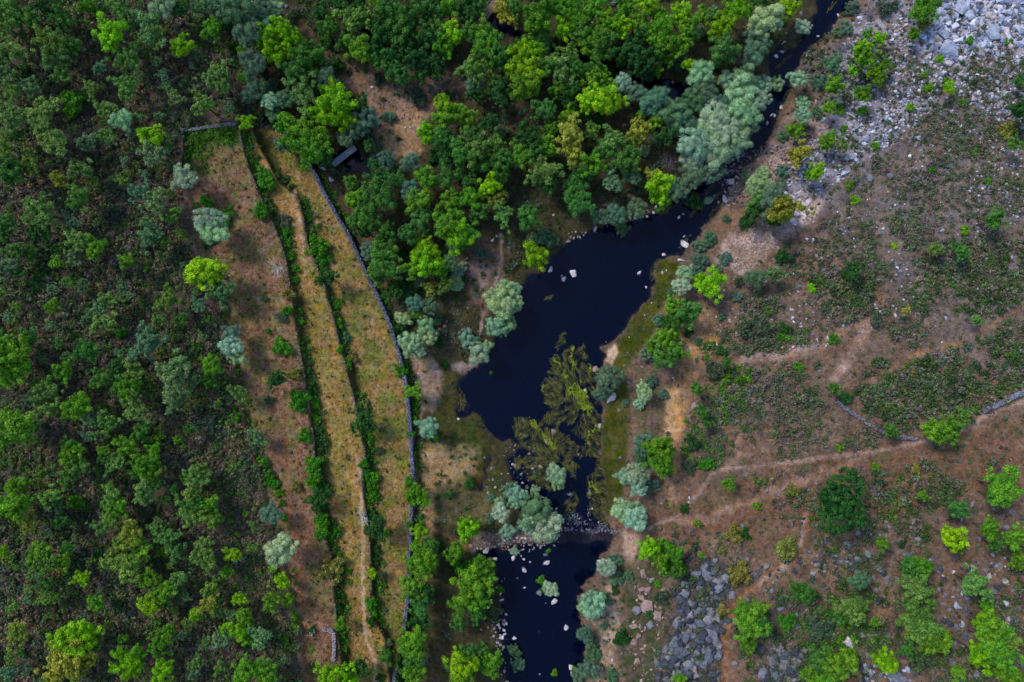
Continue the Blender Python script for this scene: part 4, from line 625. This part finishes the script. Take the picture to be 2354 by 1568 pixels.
# rock fields (one object of loose stones)
DARKF = [(1595, 1300), (1640, 1275), (1655, 1320), (1700, 1345), (1668, 1400), (1655, 1500), (1645, 1640), (1505, 1640), (1530, 1480), (1555, 1450), (1550, 1380), (1570, 1340)]
UPR = [(1950, 60), (2060, -80), (2470, -80), (2470, 340), (2290, 270), (2170, 200), (2120, 280), (2030, 340), (1970, 380), (1910, 430), (1850, 470), (1780, 470), (1820, 380), (1870, 310), (1910, 230), (1930, 140)]
cE = [(178, 186, 212), (150, 160, 188), (122, 130, 154), (188, 176, 176), (206, 208, 224)]; cK = [(176, 150, 140), (150, 130, 122), (190, 174, 166), (130, 120, 120), (168, 128, 110)]; cN = [(86, 94, 108), (112, 118, 130), (58, 64, 76), (128, 126, 130), (64, 72, 82)]; cW = [(170, 160, 165), (140, 132, 134)]
RFS = [(UPR, 6.5, 51, .8, .36, (1.4, 5.5), cE), ([(2060, 200), (2470, 180), (2470, 560), (2250, 480), (2080, 400)], 8.5, 81, .6, .42, (1.2, 4), cE+cN), ([(1560, 700), (1700, 600), (1720, 720), (1640, 830), (1560, 830)], 9, 82, .45, .35, (1, 3.2), cK), ([(2090, 0), (2353, -40), (2400, 110), (2280, 130), (2140, 150)], 9, 52, .9, 0, (3, 9), cE), ([(1780, 440), (1875, 440), (1885, 480), (1840, 525), (1780, 570), (1700, 630), (1655, 600), (1685, 540), (1745, 520)], 4.5, 53, .85, .25, (1.2, 3.2), cK),
 (DARKF, 9, 54, .97, .2, (2.5, 13), cN), ([(1870, 1290), (1990, 1270), (2000, 1310), (1900, 1320)], 9, 83, .6, .3, (3, 8), cN), ([(1990, 1530), (2080, 1540), (2100, 1640), (1980, 1640)], 9, 84, .9, 0, (3, 9), cN+cE), ([(1700, 1300), (2353, 1280), (2353, 1640), (1700, 1640)], 17, 89, .55, .38, (2, 9), cN), ([(2150, 1290), (2353, 1270), (2353, 1500), (2180, 1480)], 12, 85, .5, .4, (2, 7.5), cN+cE), ([(1820, 1240), (2010, 1220), (2060, 1330), (1850, 1350)], 13, 86, .4, .35, (2, 6.5), cN), ([(1765, 1490), (1835, 1480), (1850, 1640), (1735, 1640)], 9, 55, .95, 0, (4, 12), cN), (RIGHT4, 15, 56, .5, .5, (1.5, 6), cN), (RIGHT1, 9, 57, .5, .42, (1.2, 4), cE+cN), (RIGHT2, 16, 58, .35, .4, (1, 2.6), cW+cN),
 ([(1660, 380), (1780, 330), (1860, 300), (1880, 330), (1810, 440), (1760, 450), (1700, 470), (1650, 480)], 6, 59, .8, .3, (1.8, 5), cK+cN), ([(1640, 640), (1720, 700), (1700, 800), (1650, 800)], 8, 60, .6, .4, (1.2, 3.5), cK), ([(1700, 815), (1880, 785), (1880, 805), (1710, 838)], 6, 61, .7, .3, (1, 3), cK),
 ([(1140, 1230), (1290, 1232), (1270, 1252), (1200, 1262), (1130, 1262), (1090, 1262)], 6.2, 62, .85, 0, (2, 4.2), cW+cK), ([(1135, 1330), (1155, 1330), (1165, 1450), (1165, 1568), (1140, 1568), (1130, 1440)], 8, 63, .6, 0, (1.5, 4.5), cW), ([(1115, 1060), (1180, 1020), (1270, 1040), (1260, 1130), (1180, 1220), (1120, 1210)], 9, 64, .5, .35, (1.5, 4), cW+cN),
 ([(790, 170), (960, 180), (960, 280), (900, 270), (830, 250)], 7, 65, .6, .4, (1, 3), cW+cN), ([(1285, 1214), (1425, 1212), (1425, 1224), (1285, 1226)], 4.2, 88, .8, 0, (1.5, 3.4), cN), ([(1000, 130), (1100, 150), (1080, 200), (1000, 200)], 8, 66, .5, .4, (1, 3.4), cW), ([(1470, 1000), (1600, 1130), (1560, 1200), (1480, 1180), (1450, 1080)], 10, 67, .4, .4, (1, 2.6), cK), ([(1560, 1200), (1850, 1100), (1850, 1240), (1700, 1320), (1560, 1240)], 13, 68, .4, .4, (.9, 2.6), cK+cN),
 ([(1460, 1290), (1530, 1350), (1530, 1480), (1490, 1640), (1420, 1640), (1440, 1450)], 9, 69, .5, .35, (1.2, 4.5), cK), ([(1300, 535), (1350, 515), (1500, 480), (1500, 500), (1350, 540), (1290, 580)], 7, 70, .6, 0, (1.2, 3.4), cW), ([(1270, 1160), (1400, 1170), (1420, 1222), (1290, 1222)], 11, 71, .5, 0, (1, 3.4), cN+cK), ([(1640, 420), (1720, 370), (1780, 300), (1795, 300), (1740, 380), (1680, 470)], 9, 72, .5, 0, (1.5, 4), cW+cK),
 ([(1480, 700), (1640, 640), (1660, 800), (1600, 900), (1520, 980), (1460, 900)], 12, 73, .35, .3, (.8, 2.6), cK), ([(1060, 700), (1100, 700), (1070, 780), (1020, 820), (1000, 740)], 7, 74, .5, .3, (1, 3), cW+cN), ([(1420, 1210), (1480, 1190), (1640, 1200), (1640, 1260), (1430, 1260)], 14, 75, .25, 0, (.8, 1.8), cK)]
Vs = []; Fs = []; cs = []; o_ = 0; r = np.random.default_rng(44); NR = 0
for pts, sp, seed, keep, thr, (ra, rb), pal in RFS:
    xs, ys = scatter(pts, sp, seed, keep, 50, thr, .5 if sp > 6.5 else .25)
    for u, v in zip(xs, ys):
        rr = ra+(rb-ra)*r.random()**2; rm = rr*S; x, y, zg = place(u, v, rm*.3); zg = max(zg, -.1); a = r.random()*6.28; ca, sa = math.cos(a), math.sin(a); tv, tf = HUL[r.integers(14)]
        P = tv@(np.array([[ca, sa, 0], [-sa, ca, 0], [0, 0, .95]])*rm*1.1)*np.array([1, 1, 1])+np.array([x, y, zg+rm*.2])
        Vs.append(P); Fs.append(tf+o_); o_ += len(P); l = lin(pal[r.integers(len(pal))])*(.7+.5*r.random()); cs.append(np.repeat(l[None], len(P), 0)); NR += 1
print('stones', NR)
tag(obj('loose_stones', mixmesh('loose_stones', np.concatenate(Vs), [np.concatenate(Fs)], M_rockf, None, np.concatenate(cs))), 'loose stones, rubble and scree strewn over banks and slopes', 'stones', None, 'stuff')
# ------------------------------------------------------------------ dry stone walls
def wall(line, v0, v1, width, label, c, hgt=.45, drop=1.9, by='v', keep=1.0, seed=1, group='dry stone walls of the terraces'):
    r = np.random.default_rng(seed); pts = []
    if by == 'v':
        vv = v0
        while vv < v1: pts.append((float(xline(line, vv)), vv)); vv += 3.2
    else:
        for (a, b_), (c2, d2) in zip(line[:-1], line[1:]):
            n_ = max(1, int(math.hypot(c2-a, d2-b_)/3.2)); pts += [(a+(c2-a)*k/n_, b_+(d2-b_)*k/n_) for k in range(n_)]
    Vs = []; Fs = []; cs = []; o = 0; base = np.array([0, 0, 0])
    for i, (u, v) in enumerate(pts[:-1]):
        u2, v2 = pts[i+1]; dx, dy = u2-u, v2-v; L_ = math.hypot(dx, dy)+1e-6; nx, ny = -dy/L_, dx/L_
        if nx < 0: nx, ny = -nx, -ny
        if keep < 1 and vnoise(np.array([u+v]), np.array([v*.5]), 22, seed+3)[0] > keep: continue
        for k in range(4):
            for lay in range(2 if k > 1 and drop > 0 else 1):
                off = (k-1.5)*width/3.6+r.normal()*.25+lay*1.6; uu = u+nx*off+dx*r.random()*.5; v_ = v+ny*off+dy*r.random()*.5
                zt = zat(u-nx*4, v-ny*4)+hgt-lay*.9*(1 if drop > 0 else 0)+r.normal()*.06
                x, y = world(uu, v_, zt); rm = S*width*.3*(.75+.6*r.random()); tv = RKV[r.integers(9)]; a = r.random()*6.28; ca, sa = math.cos(a), math.sin(a)
                P = tv@(np.array([[ca, sa, 0], [-sa, ca, 0], [0, 0, 1.3]])*rm)+np.array([x, y, zt-rm*.5])
                Vs.append(P); Fs.append(ICO2F+o); o += len(P); cs.append(np.repeat((lin(c)*(.6+.8*r.random()))[None], len(P), 0))
    # packed core under the coping stones
    Vc = []; Fc = []
    for (u, v) in pts:
        zt = zat(u-4, v)+hgt-.25; zb = zat(u+RAMP+2, v)-.6 if drop > 0 else zt-1.3
        for s_ in (-1, 1):
            x, y = world(u+s_*width*.33, v+(s_*width*.33 if by != 'v' and abs(line[-1][1]-line[0][1]) < abs(line[-1][0]-line[0][0]) else 0), zt); Vc += [(x, y, zt), (x, y, zb)]
    for i in range(len(pts)-1):
        u, v = pts[i]
        if keep < 1 and vnoise(np.array([u+v]), np.array([v*.5]), 22, seed+3)[0] > keep: continue
        a = i*4; Fc += [(a, a+4, a+6, a+2), (a, a+1, a+5, a+4), (a+2, a+6, a+7, a+3)]
    Fc = np.array(Fc)+o; V_ = np.concatenate(Vs+[np.array(Vc)]); cc = np.concatenate(cs+[np.repeat((lin(c)*.45)[None], len(Vc), 0)])
    me = mixmesh('dry_stone_wall', V_, [np.concatenate(Fs), Fc], M_rockf, None, cc)
    return tag(obj('dry_stone_wall', me), label, 'stone wall', group)
wall(D_, 372, 1452, 6.6, 'long curved blue grey dry stone wall between the grassy terraces and the river', (112, 118, 142), seed=2)
wall(D_, 1535, 1640, 7.0, 'short grey stone wall piece at the bottom edge below the terraces', (120, 124, 136), seed=3)
wall(D_, 285, 330, 5.5, 'short stone wall corner under the pines at the terrace top', (120, 124, 134), seed=4, drop=0)
wall(C_, 440, 1470, 4, 'narrow broken stone wall edging the golden middle terrace', (140, 130, 118), .1, keep=.55, seed=5)
wall(B_, 300, 1560, 4.5, 'lichened stone wall edging the reddish left terrace', (146, 132, 112), .12, keep=.6, seed=6)
wall(A_, 690, 1230, 4.2, 'rusty lichened wall along the edge of the left wood', (128, 92, 76), .2, keep=.6, seed=7)
wall(A_, 300, 400, 5, 'short reddish wall at the upper left corner of the field', (126, 104, 98), .3, seed=8)
wall([(415, 298), (440, 297), (470, 293), (500, 289), (522, 285), (545, 285)], 0, 0, 6, 'grey stone wall closing the top of the terraced field', (150, 146, 156), .5, 0, 'p', seed=9)
wall([(13, 430), (50, 437), (80, 440), (110, 447), (143, 453)], 0, 0, 5, 'dark old wall in the scrub near the left edge', (92, 86, 98), .4, 0, 'p', seed=10)
wall([(233, 606), (236, 625), (239, 650), (243, 672)], 0, 0, 5, 'short upright grey wall remnant in the left scrub', (120, 116, 134), .4, 0, 'p', seed=11)
wall([(-60, 1482), (0, 1484), (60, 1486), (120, 1489)], 0, 0, 6, 'reddish grey field wall in the lower left corner', (124, 108, 110), .5, 0, 'p', seed=12)
wall([(247, 1486), (300, 1487), (353, 1491)], 0, 0, 6, 'rusty wall piece between lime trees at lower left', (130, 104, 100), .5, 0, 'p', seed=13)
wall([(413, 1492), (470, 1490), (527, 1492)], 0, 0, 6, 'pale grey wall piece among oaks at the lower left', (136, 132, 142), .5, 0, 'p', seed=14)
wall([(1925, 923), (1945, 940), (1965, 953), (1998, 976), (2031, 993), (2065, 1006), (2115, 1010)], 0, 0, 6.5, 'curved grey field wall on the right slope above the trail', (116, 118, 134), .5, 0, 'p', seed=15)
wall([(2262, 946), (2280, 937), (2298, 930), (2325, 915), (2353, 903), (2450, 870)], 0, 0, 9, 'thick grey field wall beside the trail at the right edge', (124, 128, 146), .6, 0, 'p', seed=16)
hut = link(bpy.data.objects.new('ruined_hut', None)); tag(hut, 'roofless ruined stone hut on the reddish terrace', 'ruin'); 
hx, hy, hz = place(742, 1480, 0); hut.location = (hx, hy, hz)
for q in ([(713, 1462), (716, 1453), (728, 1449)], [(742, 1449), (758, 1449), (766, 1456), (767, 1480), (767, 1512), (762, 1524)]):
    w__ = wall(q, 0, 0, 7, None, (158, 152, 160), .7, 0, 'p', seed=17)
    for key in ('label', 'category', 'group'):
        if key in w__: del w__[key]
    w__.name = 'hut_wall'; w__.parent = hut; w__.location = (-hx, -hy, -hz)
# stone sill carrying the stepping stones
def slab(name, pts, zt, zb, mat, parent=None, loc=None):
    n_ = len(pts); V_ = [(*world(u, v, zt), zt) for u, v in pts]+[(*world(u, v, zt), zb) for u, v in pts]
    if loc is not None: V_ = [(a-loc[0], b_-loc[1], c-loc[2]) for a, b_, c in V_]
    me = bpy.data.meshes.new(name); me.from_pydata(V_, [], [tuple(range(n_))[::-1], tuple(range(n_, 2*n_))]+[(i, (i+1) % n_, n_+(i+1) % n_, n_+i) for i in range(n_)]); me.update(); me.materials.append(mat)
    return obj(name, me, parent)
# footbridges
def bridge(p0, p1, width, zt, mat, label, rails=True):
    (x0, y0), (x1, y1) = world(*p0, zt), world(*p1, zt); L_ = math.hypot(x1-x0, y1-y0); a = math.atan2(y1-y0, x1-x0)
    root = link(bpy.data.objects.new('footbridge', None)); root.location = ((x0+x1)/2, (y0+y1)/2, zt); root.rotation_euler = (0, 0, a); tag(root, label, 'footbridge')
    def bx(cx, cy, cz, sx, sy, sz):
        v_ = [(cx+i*sx/2, cy+j*sy/2, cz+k*sz/2) for i in (-1, 1) for j in (-1, 1) for k in (-1, 1)]
        return v_, [(0, 1, 3, 2), (4, 6, 7, 5), (0, 4, 5, 1), (2, 3, 7, 6), (0, 2, 6, 4), (1, 5, 7, 3)]
    nb = int(L_/.24); v_, f_ = join([bx(-L_/2+(i+.5)*L_/nb, random.uniform(-.03, .03), random.uniform(-.01, .01), L_/nb-.035, width, .06) for i in range(nb)]); obj('deck', mesh('deck', v_, f_, mat), root)
    for s_ in (-1, 1):
        v_, f_ = bx(0, s_*width*.36, -.16, L_, .16, .24); obj('beam', mesh('beam', v_, f_, M_bark), root)
        if rails:
            v_, f_ = join([bx(0, s_*(width/2+.05), .12, L_, .1, .16)]); obj('kerb_rail', mesh('kerb_rail', v_, f_, M_plank), root)
    return root
bridge((765, 379), (817, 339), .85, 1.0, M_plank, 'slate grey plank footbridge over the small dark pool')
bridge((1101, 57), (1140, 3), 1.3, 1.6, M_plank2, 'rusty brown footbridge half hidden by pines at the top', False)
# ------------------------------------------------------------------ water plants and foam
o1, o2 = (1176.5, 522.8), (1176.5, 1045.6)
tt = lambda o, p: [(o[0]+a/3, o[1]+b_/3) for a, b_ in p]
MATS = [tt(o1, q) for q in ([(370, 840), (420, 810), (440, 900), (440, 1100), (520, 1150), (560, 1220), (595, 1290), (590, 1350), (530, 1380), (500, 1450), (450, 1400), (400, 1350), (385, 1200), (330, 1240), (240, 1230), (200, 1150), (210, 1080), (230, 1000), (280, 940), (260, 900), (300, 880), (350, 930)],
 [(450, 860), (510, 790), (525, 880), (500, 950), (550, 940), (560, 1080), (600, 1150), (590, 1220), (540, 1130), (470, 1020), (440, 930)],
 [(10, 1300), (60, 1290), (120, 1320), (180, 1330), (230, 1300), (250, 1260), (330, 1250), (370, 1290), (370, 1400), (380, 1540), (300, 1568), (150, 1568), (60, 1460), (20, 1380)], [(400, 1410), (450, 1500), (490, 1568), (400, 1568)], [(520, 1420), (560, 1390), (600, 1400), (620, 1500), (610, 1568), (520, 1568), (500, 1480)], [(330, 720), (380, 700), (370, 760), (340, 830), (325, 800)])]+[tt(o2, q) for q in (
 [(370, 0), (430, 0), (450, 60), (430, 150), (440, 240), (460, 330), (430, 390), (380, 370), (370, 300), (430, 220), (400, 120), (340, 60)], [(520, 180), (560, 100), (600, 0), (640, 0), (650, 150), (670, 280), (710, 330), (700, 420), (620, 470), (560, 400), (540, 300), (520, 230)], [(0, 0), (340, 0), (280, 60), (240, 150), (270, 250), (150, 200), (100, 100), (0, 80)])]
LIME = [tt(o1, q) for q in ([(400, 840), (425, 820), (430, 960), (400, 960)], [(280, 870), (330, 940), (390, 1000), (380, 1040), (340, 1020), (280, 930)], [(450, 1060), (480, 1080), (520, 1160), (560, 1230), (540, 1290), (480, 1260), (450, 1180), (390, 1140), (370, 1080), (400, 1100)], [(120, 1320), (180, 1330), (170, 1400), (140, 1370)], [(560, 1380), (590, 1350), (600, 1390), (540, 1440), (520, 1500), (505, 1490), (520, 1410)], [(190, 1390), (240, 1440), (300, 1500), (290, 1530), (220, 1470)], [(525, 945), (550, 950), (520, 1000)], [(205, 1060), (235, 1090), (215, 1120)])]+[tt(o2, q) for q in ([(515, 180), (530, 190), (545, 290), (520, 240)], [(560, 170), (600, 230), (600, 290), (570, 260)])]
EDGE = [([(1640, 500), (1665, 450), (1700, 390)], 12), ([(1610, 560), (1640, 500)], 9), ([(1770, 320), (1800, 250), (1822, 200)], 9), ([(1845, 150), (1870, 110), (1905, 80)], 8), ([(1700, 390), (1730, 370), (1755, 350)], 9), ([(1050, 900), (1065, 935)], 12), ([(1085, 955), (1105, 985), (1120, 1005)], 13), ([(1500, 640), (1515, 600)], 10), ([(1865, 40), (1830, 95), (1800, 112)], 8)]
Vs = []; cs = []; Fs = []; ts = []; o_ = 0; r = np.random.default_rng(8)
def ribbon(u, v, ang, L_, w, c, zt):
    global o_
    n_ = 5; c_ = []; a = ang
    for k in range(n_):
        wd = w*(1-abs(k/(n_-1)-.35)*1.2); nx, ny = math.sin(a), -math.cos(a)
        for s_ in (-1, 1): c_.append((u+s_*nx*wd, v+s_*ny*wd))
        u += math.cos(a)*L_/n_; v += math.sin(a)*L_/n_; a += r.normal()*.14+.5*(vnoise(np.array([u]), np.array([v]), 12, 9)[0]-.5)
    for (a_, b_) in c_: Vs.append((*world(a_, b_, zt), zt+r.normal()*.006))
    for k in range(n_-1): Fs.append((o_+2*k, o_+2*k+1, o_+2*k+3, o_+2*k+2))
    o_ += 2*n_; cs.extend([c]*(2*n_)); ts.extend([r.random()]*(2*n_))
def flow(u, v): return math.radians(90)+2.4*(vnoise(np.array([u]), np.array([v]), 34, 77)[0]-.5)+.6*math.sin(u/17)
WC = [lin((104, 104, 48)), lin((80, 82, 40)), lin((122, 112, 62)), lin((66, 68, 38)), lin((128, 126, 52))]
for P_ in MATS:
    xs, ys = scatter(P_, 1.7, 33, .95, 13, .38); xs = xs+(vnoise(xs, ys, 9, 61)-.5)*16; ys = ys+(vnoise(xs, ys, 9, 62)-.5)*16
    for u, v in zip(xs, ys): ribbon(u, v, flow(u, v), 7+12*r.random(), .12+.26*r.random(), WC[r.integers(5)]*(.25+1.15*r.random())*np.array([.92, 1, 1.0]), .02+.03*r.random())
for pts, wd in EDGE:
    for _ in range(int(60*len(pts))):
        k = r.integers(len(pts)-1); t_ = r.random(); u = pts[k][0]*(1-t_)+pts[k+1][0]*t_+r.normal()*wd*.5; v = pts[k][1]*(1-t_)+pts[k+1][1]*t_+r.normal()*wd*.5
        ribbon(u, v, math.atan2(pts[k+1][1]-pts[k][1], pts[k+1][0]-pts[k][0])+(0 if v > 600 else 3.14)+r.normal()*.2, 5+8*r.random(), .35+.4*r.random(), WC[r.integers(4)]*.8, .02)
for (a, b_, a2, b2) in [(1780, 160, 1815, 130), (1790, 175, 1765, 195), (1700, 470, 1690, 440), (1640, 460, 1655, 440), (1820, 100, 1840, 60), (1900, 30, 1920, 5), (1250, 690, 1270, 680), (1640, 420, 1620, 450), (1585, 500, 1600, 480), (1590, 535, 1560, 570)]:
    for _ in range(24): t_ = r.random(); ribbon(a+(a2-a)*t_+r.normal()*2, b_+(b2-b_)*t_+r.normal()*2, math.atan2(b2-b_, a2-a)+r.normal()*.15, 6+6*r.random(), .3+.3*r.random(), WC[r.integers(5)], .02)
tag(obj('water_weed', mixmesh('water_weed', np.array(Vs), [np.array(Fs)], M_weed, np.array(ts), np.array(cs))), 'olive brown weed streaming in the river current', 'water weed', None, 'stuff')
Vs = []; cs = []; Fs = []; ts = []; o_ = 0
for P_ in LIME:
    xs, ys = scatter(P_, 1.4, 34, .95, 7, .44); xs = xs+(vnoise(xs, ys, 7, 63)-.5)*14; ys = ys+(vnoise(xs, ys, 7, 64)-.5)*14
    for u, v in zip(xs, ys): ribbon(u, v, flow(u, v)+r.normal()*.6, 2+2.5*r.random(), .6+.5*r.random(), lin((140, 165, 26))*(.35+.75*r.random()), .07+.02*r.random())
tag(obj('floating_algae', mixmesh('floating_algae', np.array(Vs), [np.array(Fs)], M_weed, np.array(ts), np.array(cs))), 'lime green algae floating on the weed beds', 'algae', None, 'stuff')
Vs = []; cs = []; Fs = []; ts = []; o_ = 0
for (u0, v0, sx, sy, n_) in [(1318, 1190, 18, 10, 110), (1385, 1207, 12, 6, 40), (1352, 1180, 3, 14, 26), (1310, 1135, 6, 4, 22), (1354, 1130, 2, 12, 20), (1335, 1202, 24, 5, 50), (1705, 355, 12, 8, 60), (1640, 450, 6, 6, 20), (1530, 207, 10, 5, 24), (1316, 1092, 6, 3, 12), (1765, 195, 3, 20, 14)]:
    for _ in range(n_): ribbon(u0+r.normal()*sx*.6, v0+r.normal()*sy*.6, r.normal()*.9+1.2, 2+3*r.random(), .12+.22*r.random(), lin((215, 228, 240))*(.55+.5*r.random()), .1)
tag(obj('foam', mixmesh('foam', np.array(Vs), [np.array(Fs)], M_weed, np.array(ts), np.array(cs))), 'white foam streaks in the small rapids', 'foam', None, 'stuff')
# ------------------------------------------------------------------ dead trees and logs
def bare(u, v, rr, h, mat, label, seed, nb=9, name='dead_tree', thick=1.0):
    r = np.random.default_rng(seed); rm = rr*S; x, y, zg = place(u, v, h*.6); ps = []
    def grow(p, d, L_, rad, lvl):
        pts = [p]; rads = [rad]
        for k in range(3):
            d = d+r.normal(size=3)*.25; d /= np.linalg.norm(d); p = p+d*L_/3; pts.append(p); rads.append(rad*(1-.25*(k+1)))
        ps.append(tube(pts, rads, 4))
        if lvl < 3:
            for k in range(3): q = pts[1+k % 3]; dd = d+r.normal(size=3)*.7; dd[2] = abs(dd[2])*.5; grow(q, dd/np.linalg.norm(dd), L_*.55, rad*.5, lvl+1)
    for k in range(nb):
        a = 6.283*k/nb+r.random()*.6; dv = np.array([math.cos(a), math.sin(a), .35+.5*r.random()]); grow(np.array([0, 0, h*.35]), dv/np.linalg.norm(dv), rm*.75, .06*thick, 1)
    o = link(bpy.data.objects.new(name, None)); o.location = (x, y, zg); tag(o, label, 'dead tree' if name == 'dead_tree' else 'bare bush')
    v_, f_ = join(ps); obj('branches', mesh('branches', v_, f_, mat, smooth=True), o)
    v_, f_ = tube([(0, 0, -.3), (.05, 0, h*.2), (0, .05, h*.45)], [.16*thick, .12*thick, .08*thick], 8); obj('trunk', mesh('trunk', v_, f_, mat, smooth=True), o)
bare(636, 616, 24, 3, M_dead, 'pale leafless tree on the left terrace beside the stone wall', 1, thick=1.1)
bare(832, 1190, 20, 3, M_dead, 'bare white snag on the middle terrace near the bramble hedge', 2, thick=1.6)
bare(545, 1285, 18, 3, M_dead, 'white dead branches poking out beside a lime tree at lower left', 3, 7, thick=1.4)
bare(1995, 25, 36, 2.2, M_twig, 'large purplish leafless bush on the river bank at the top', 4, 16, 'bare_bush', .8)
bare(1935, 110, 26, 2, M_twig, 'leafless purple bush on the bank below the large bare one', 5, 13, 'bare_bush', .8)
bare(1540, 375, 32, 2, M_twig, 'grey bare stems between the pines and the willow thicket', 6, 14, 'bare_bush', .9)
bare(1700, 140, 24, 2, M_twig, 'grey bare branches beside the upper willow above the river', 7, 9, 'bare_bush', .9)
bare(1400, 470, 20, 2, M_twig, 'bare bent stems at the water edge below the pines', 8, 9, 'bare_bush', .9)
bare(1825, 590, 22, 1.6, barkmat('burnt_wood', (46, 46, 54)), 'blackened fallen tree beside a green bush on the right bank', 9, 8, 'dead_tree', 1.5)
bare(1312, 577, 12, 1, M_twig, 'small bare twig bush standing at the edge of the wide pool', 10, 9, 'bare_bush', .7)
bare(1360, 1223, 14, .8, M_twig, 'dry twig heap caught on the stepping stones', 11, 9, 'bare_bush', .7)
bare(1320, 350, 26, 4, M_twig, 'grey bare crown showing through the yellow olive trees', 12, 9, 'dead_tree', 1.0)
def logw(u0, v0, u1, v1, rad, label, mat=M_dead):
    xa_, ya_, za_ = place(u0, v0, .2); xb_, yb_, zb_ = place(u1, v1, .2); v_, f_ = tube([(0, 0, rad), ((xb_-xa_)*.5, (yb_-ya_)*.5+.05, (zb_-za_)*.5+rad), (xb_-xa_, yb_-ya_, zb_-za_+rad)], [rad, rad*.9, rad*.6], 8)
    tag(obj('fallen_log', mesh('fallen_log', v_, f_, mat, smooth=True), None, (xa_, ya_, za_+.05)), label, 'log')
logw(1945, 259, 1968, 272, .16, 'grey split log on the gravel slope right of the river bend')
logw(1828, 411, 1868, 414, .18, 'long pale grey log on the gravel above the white slabs')
logw(1973, 190, 2007, 189, .07, 'thin pale pole between small pines on the rocky slope')
logw(528, 633, 514, 641, .07, 'pale dead branch beside the lone lime pine')
write_labels()
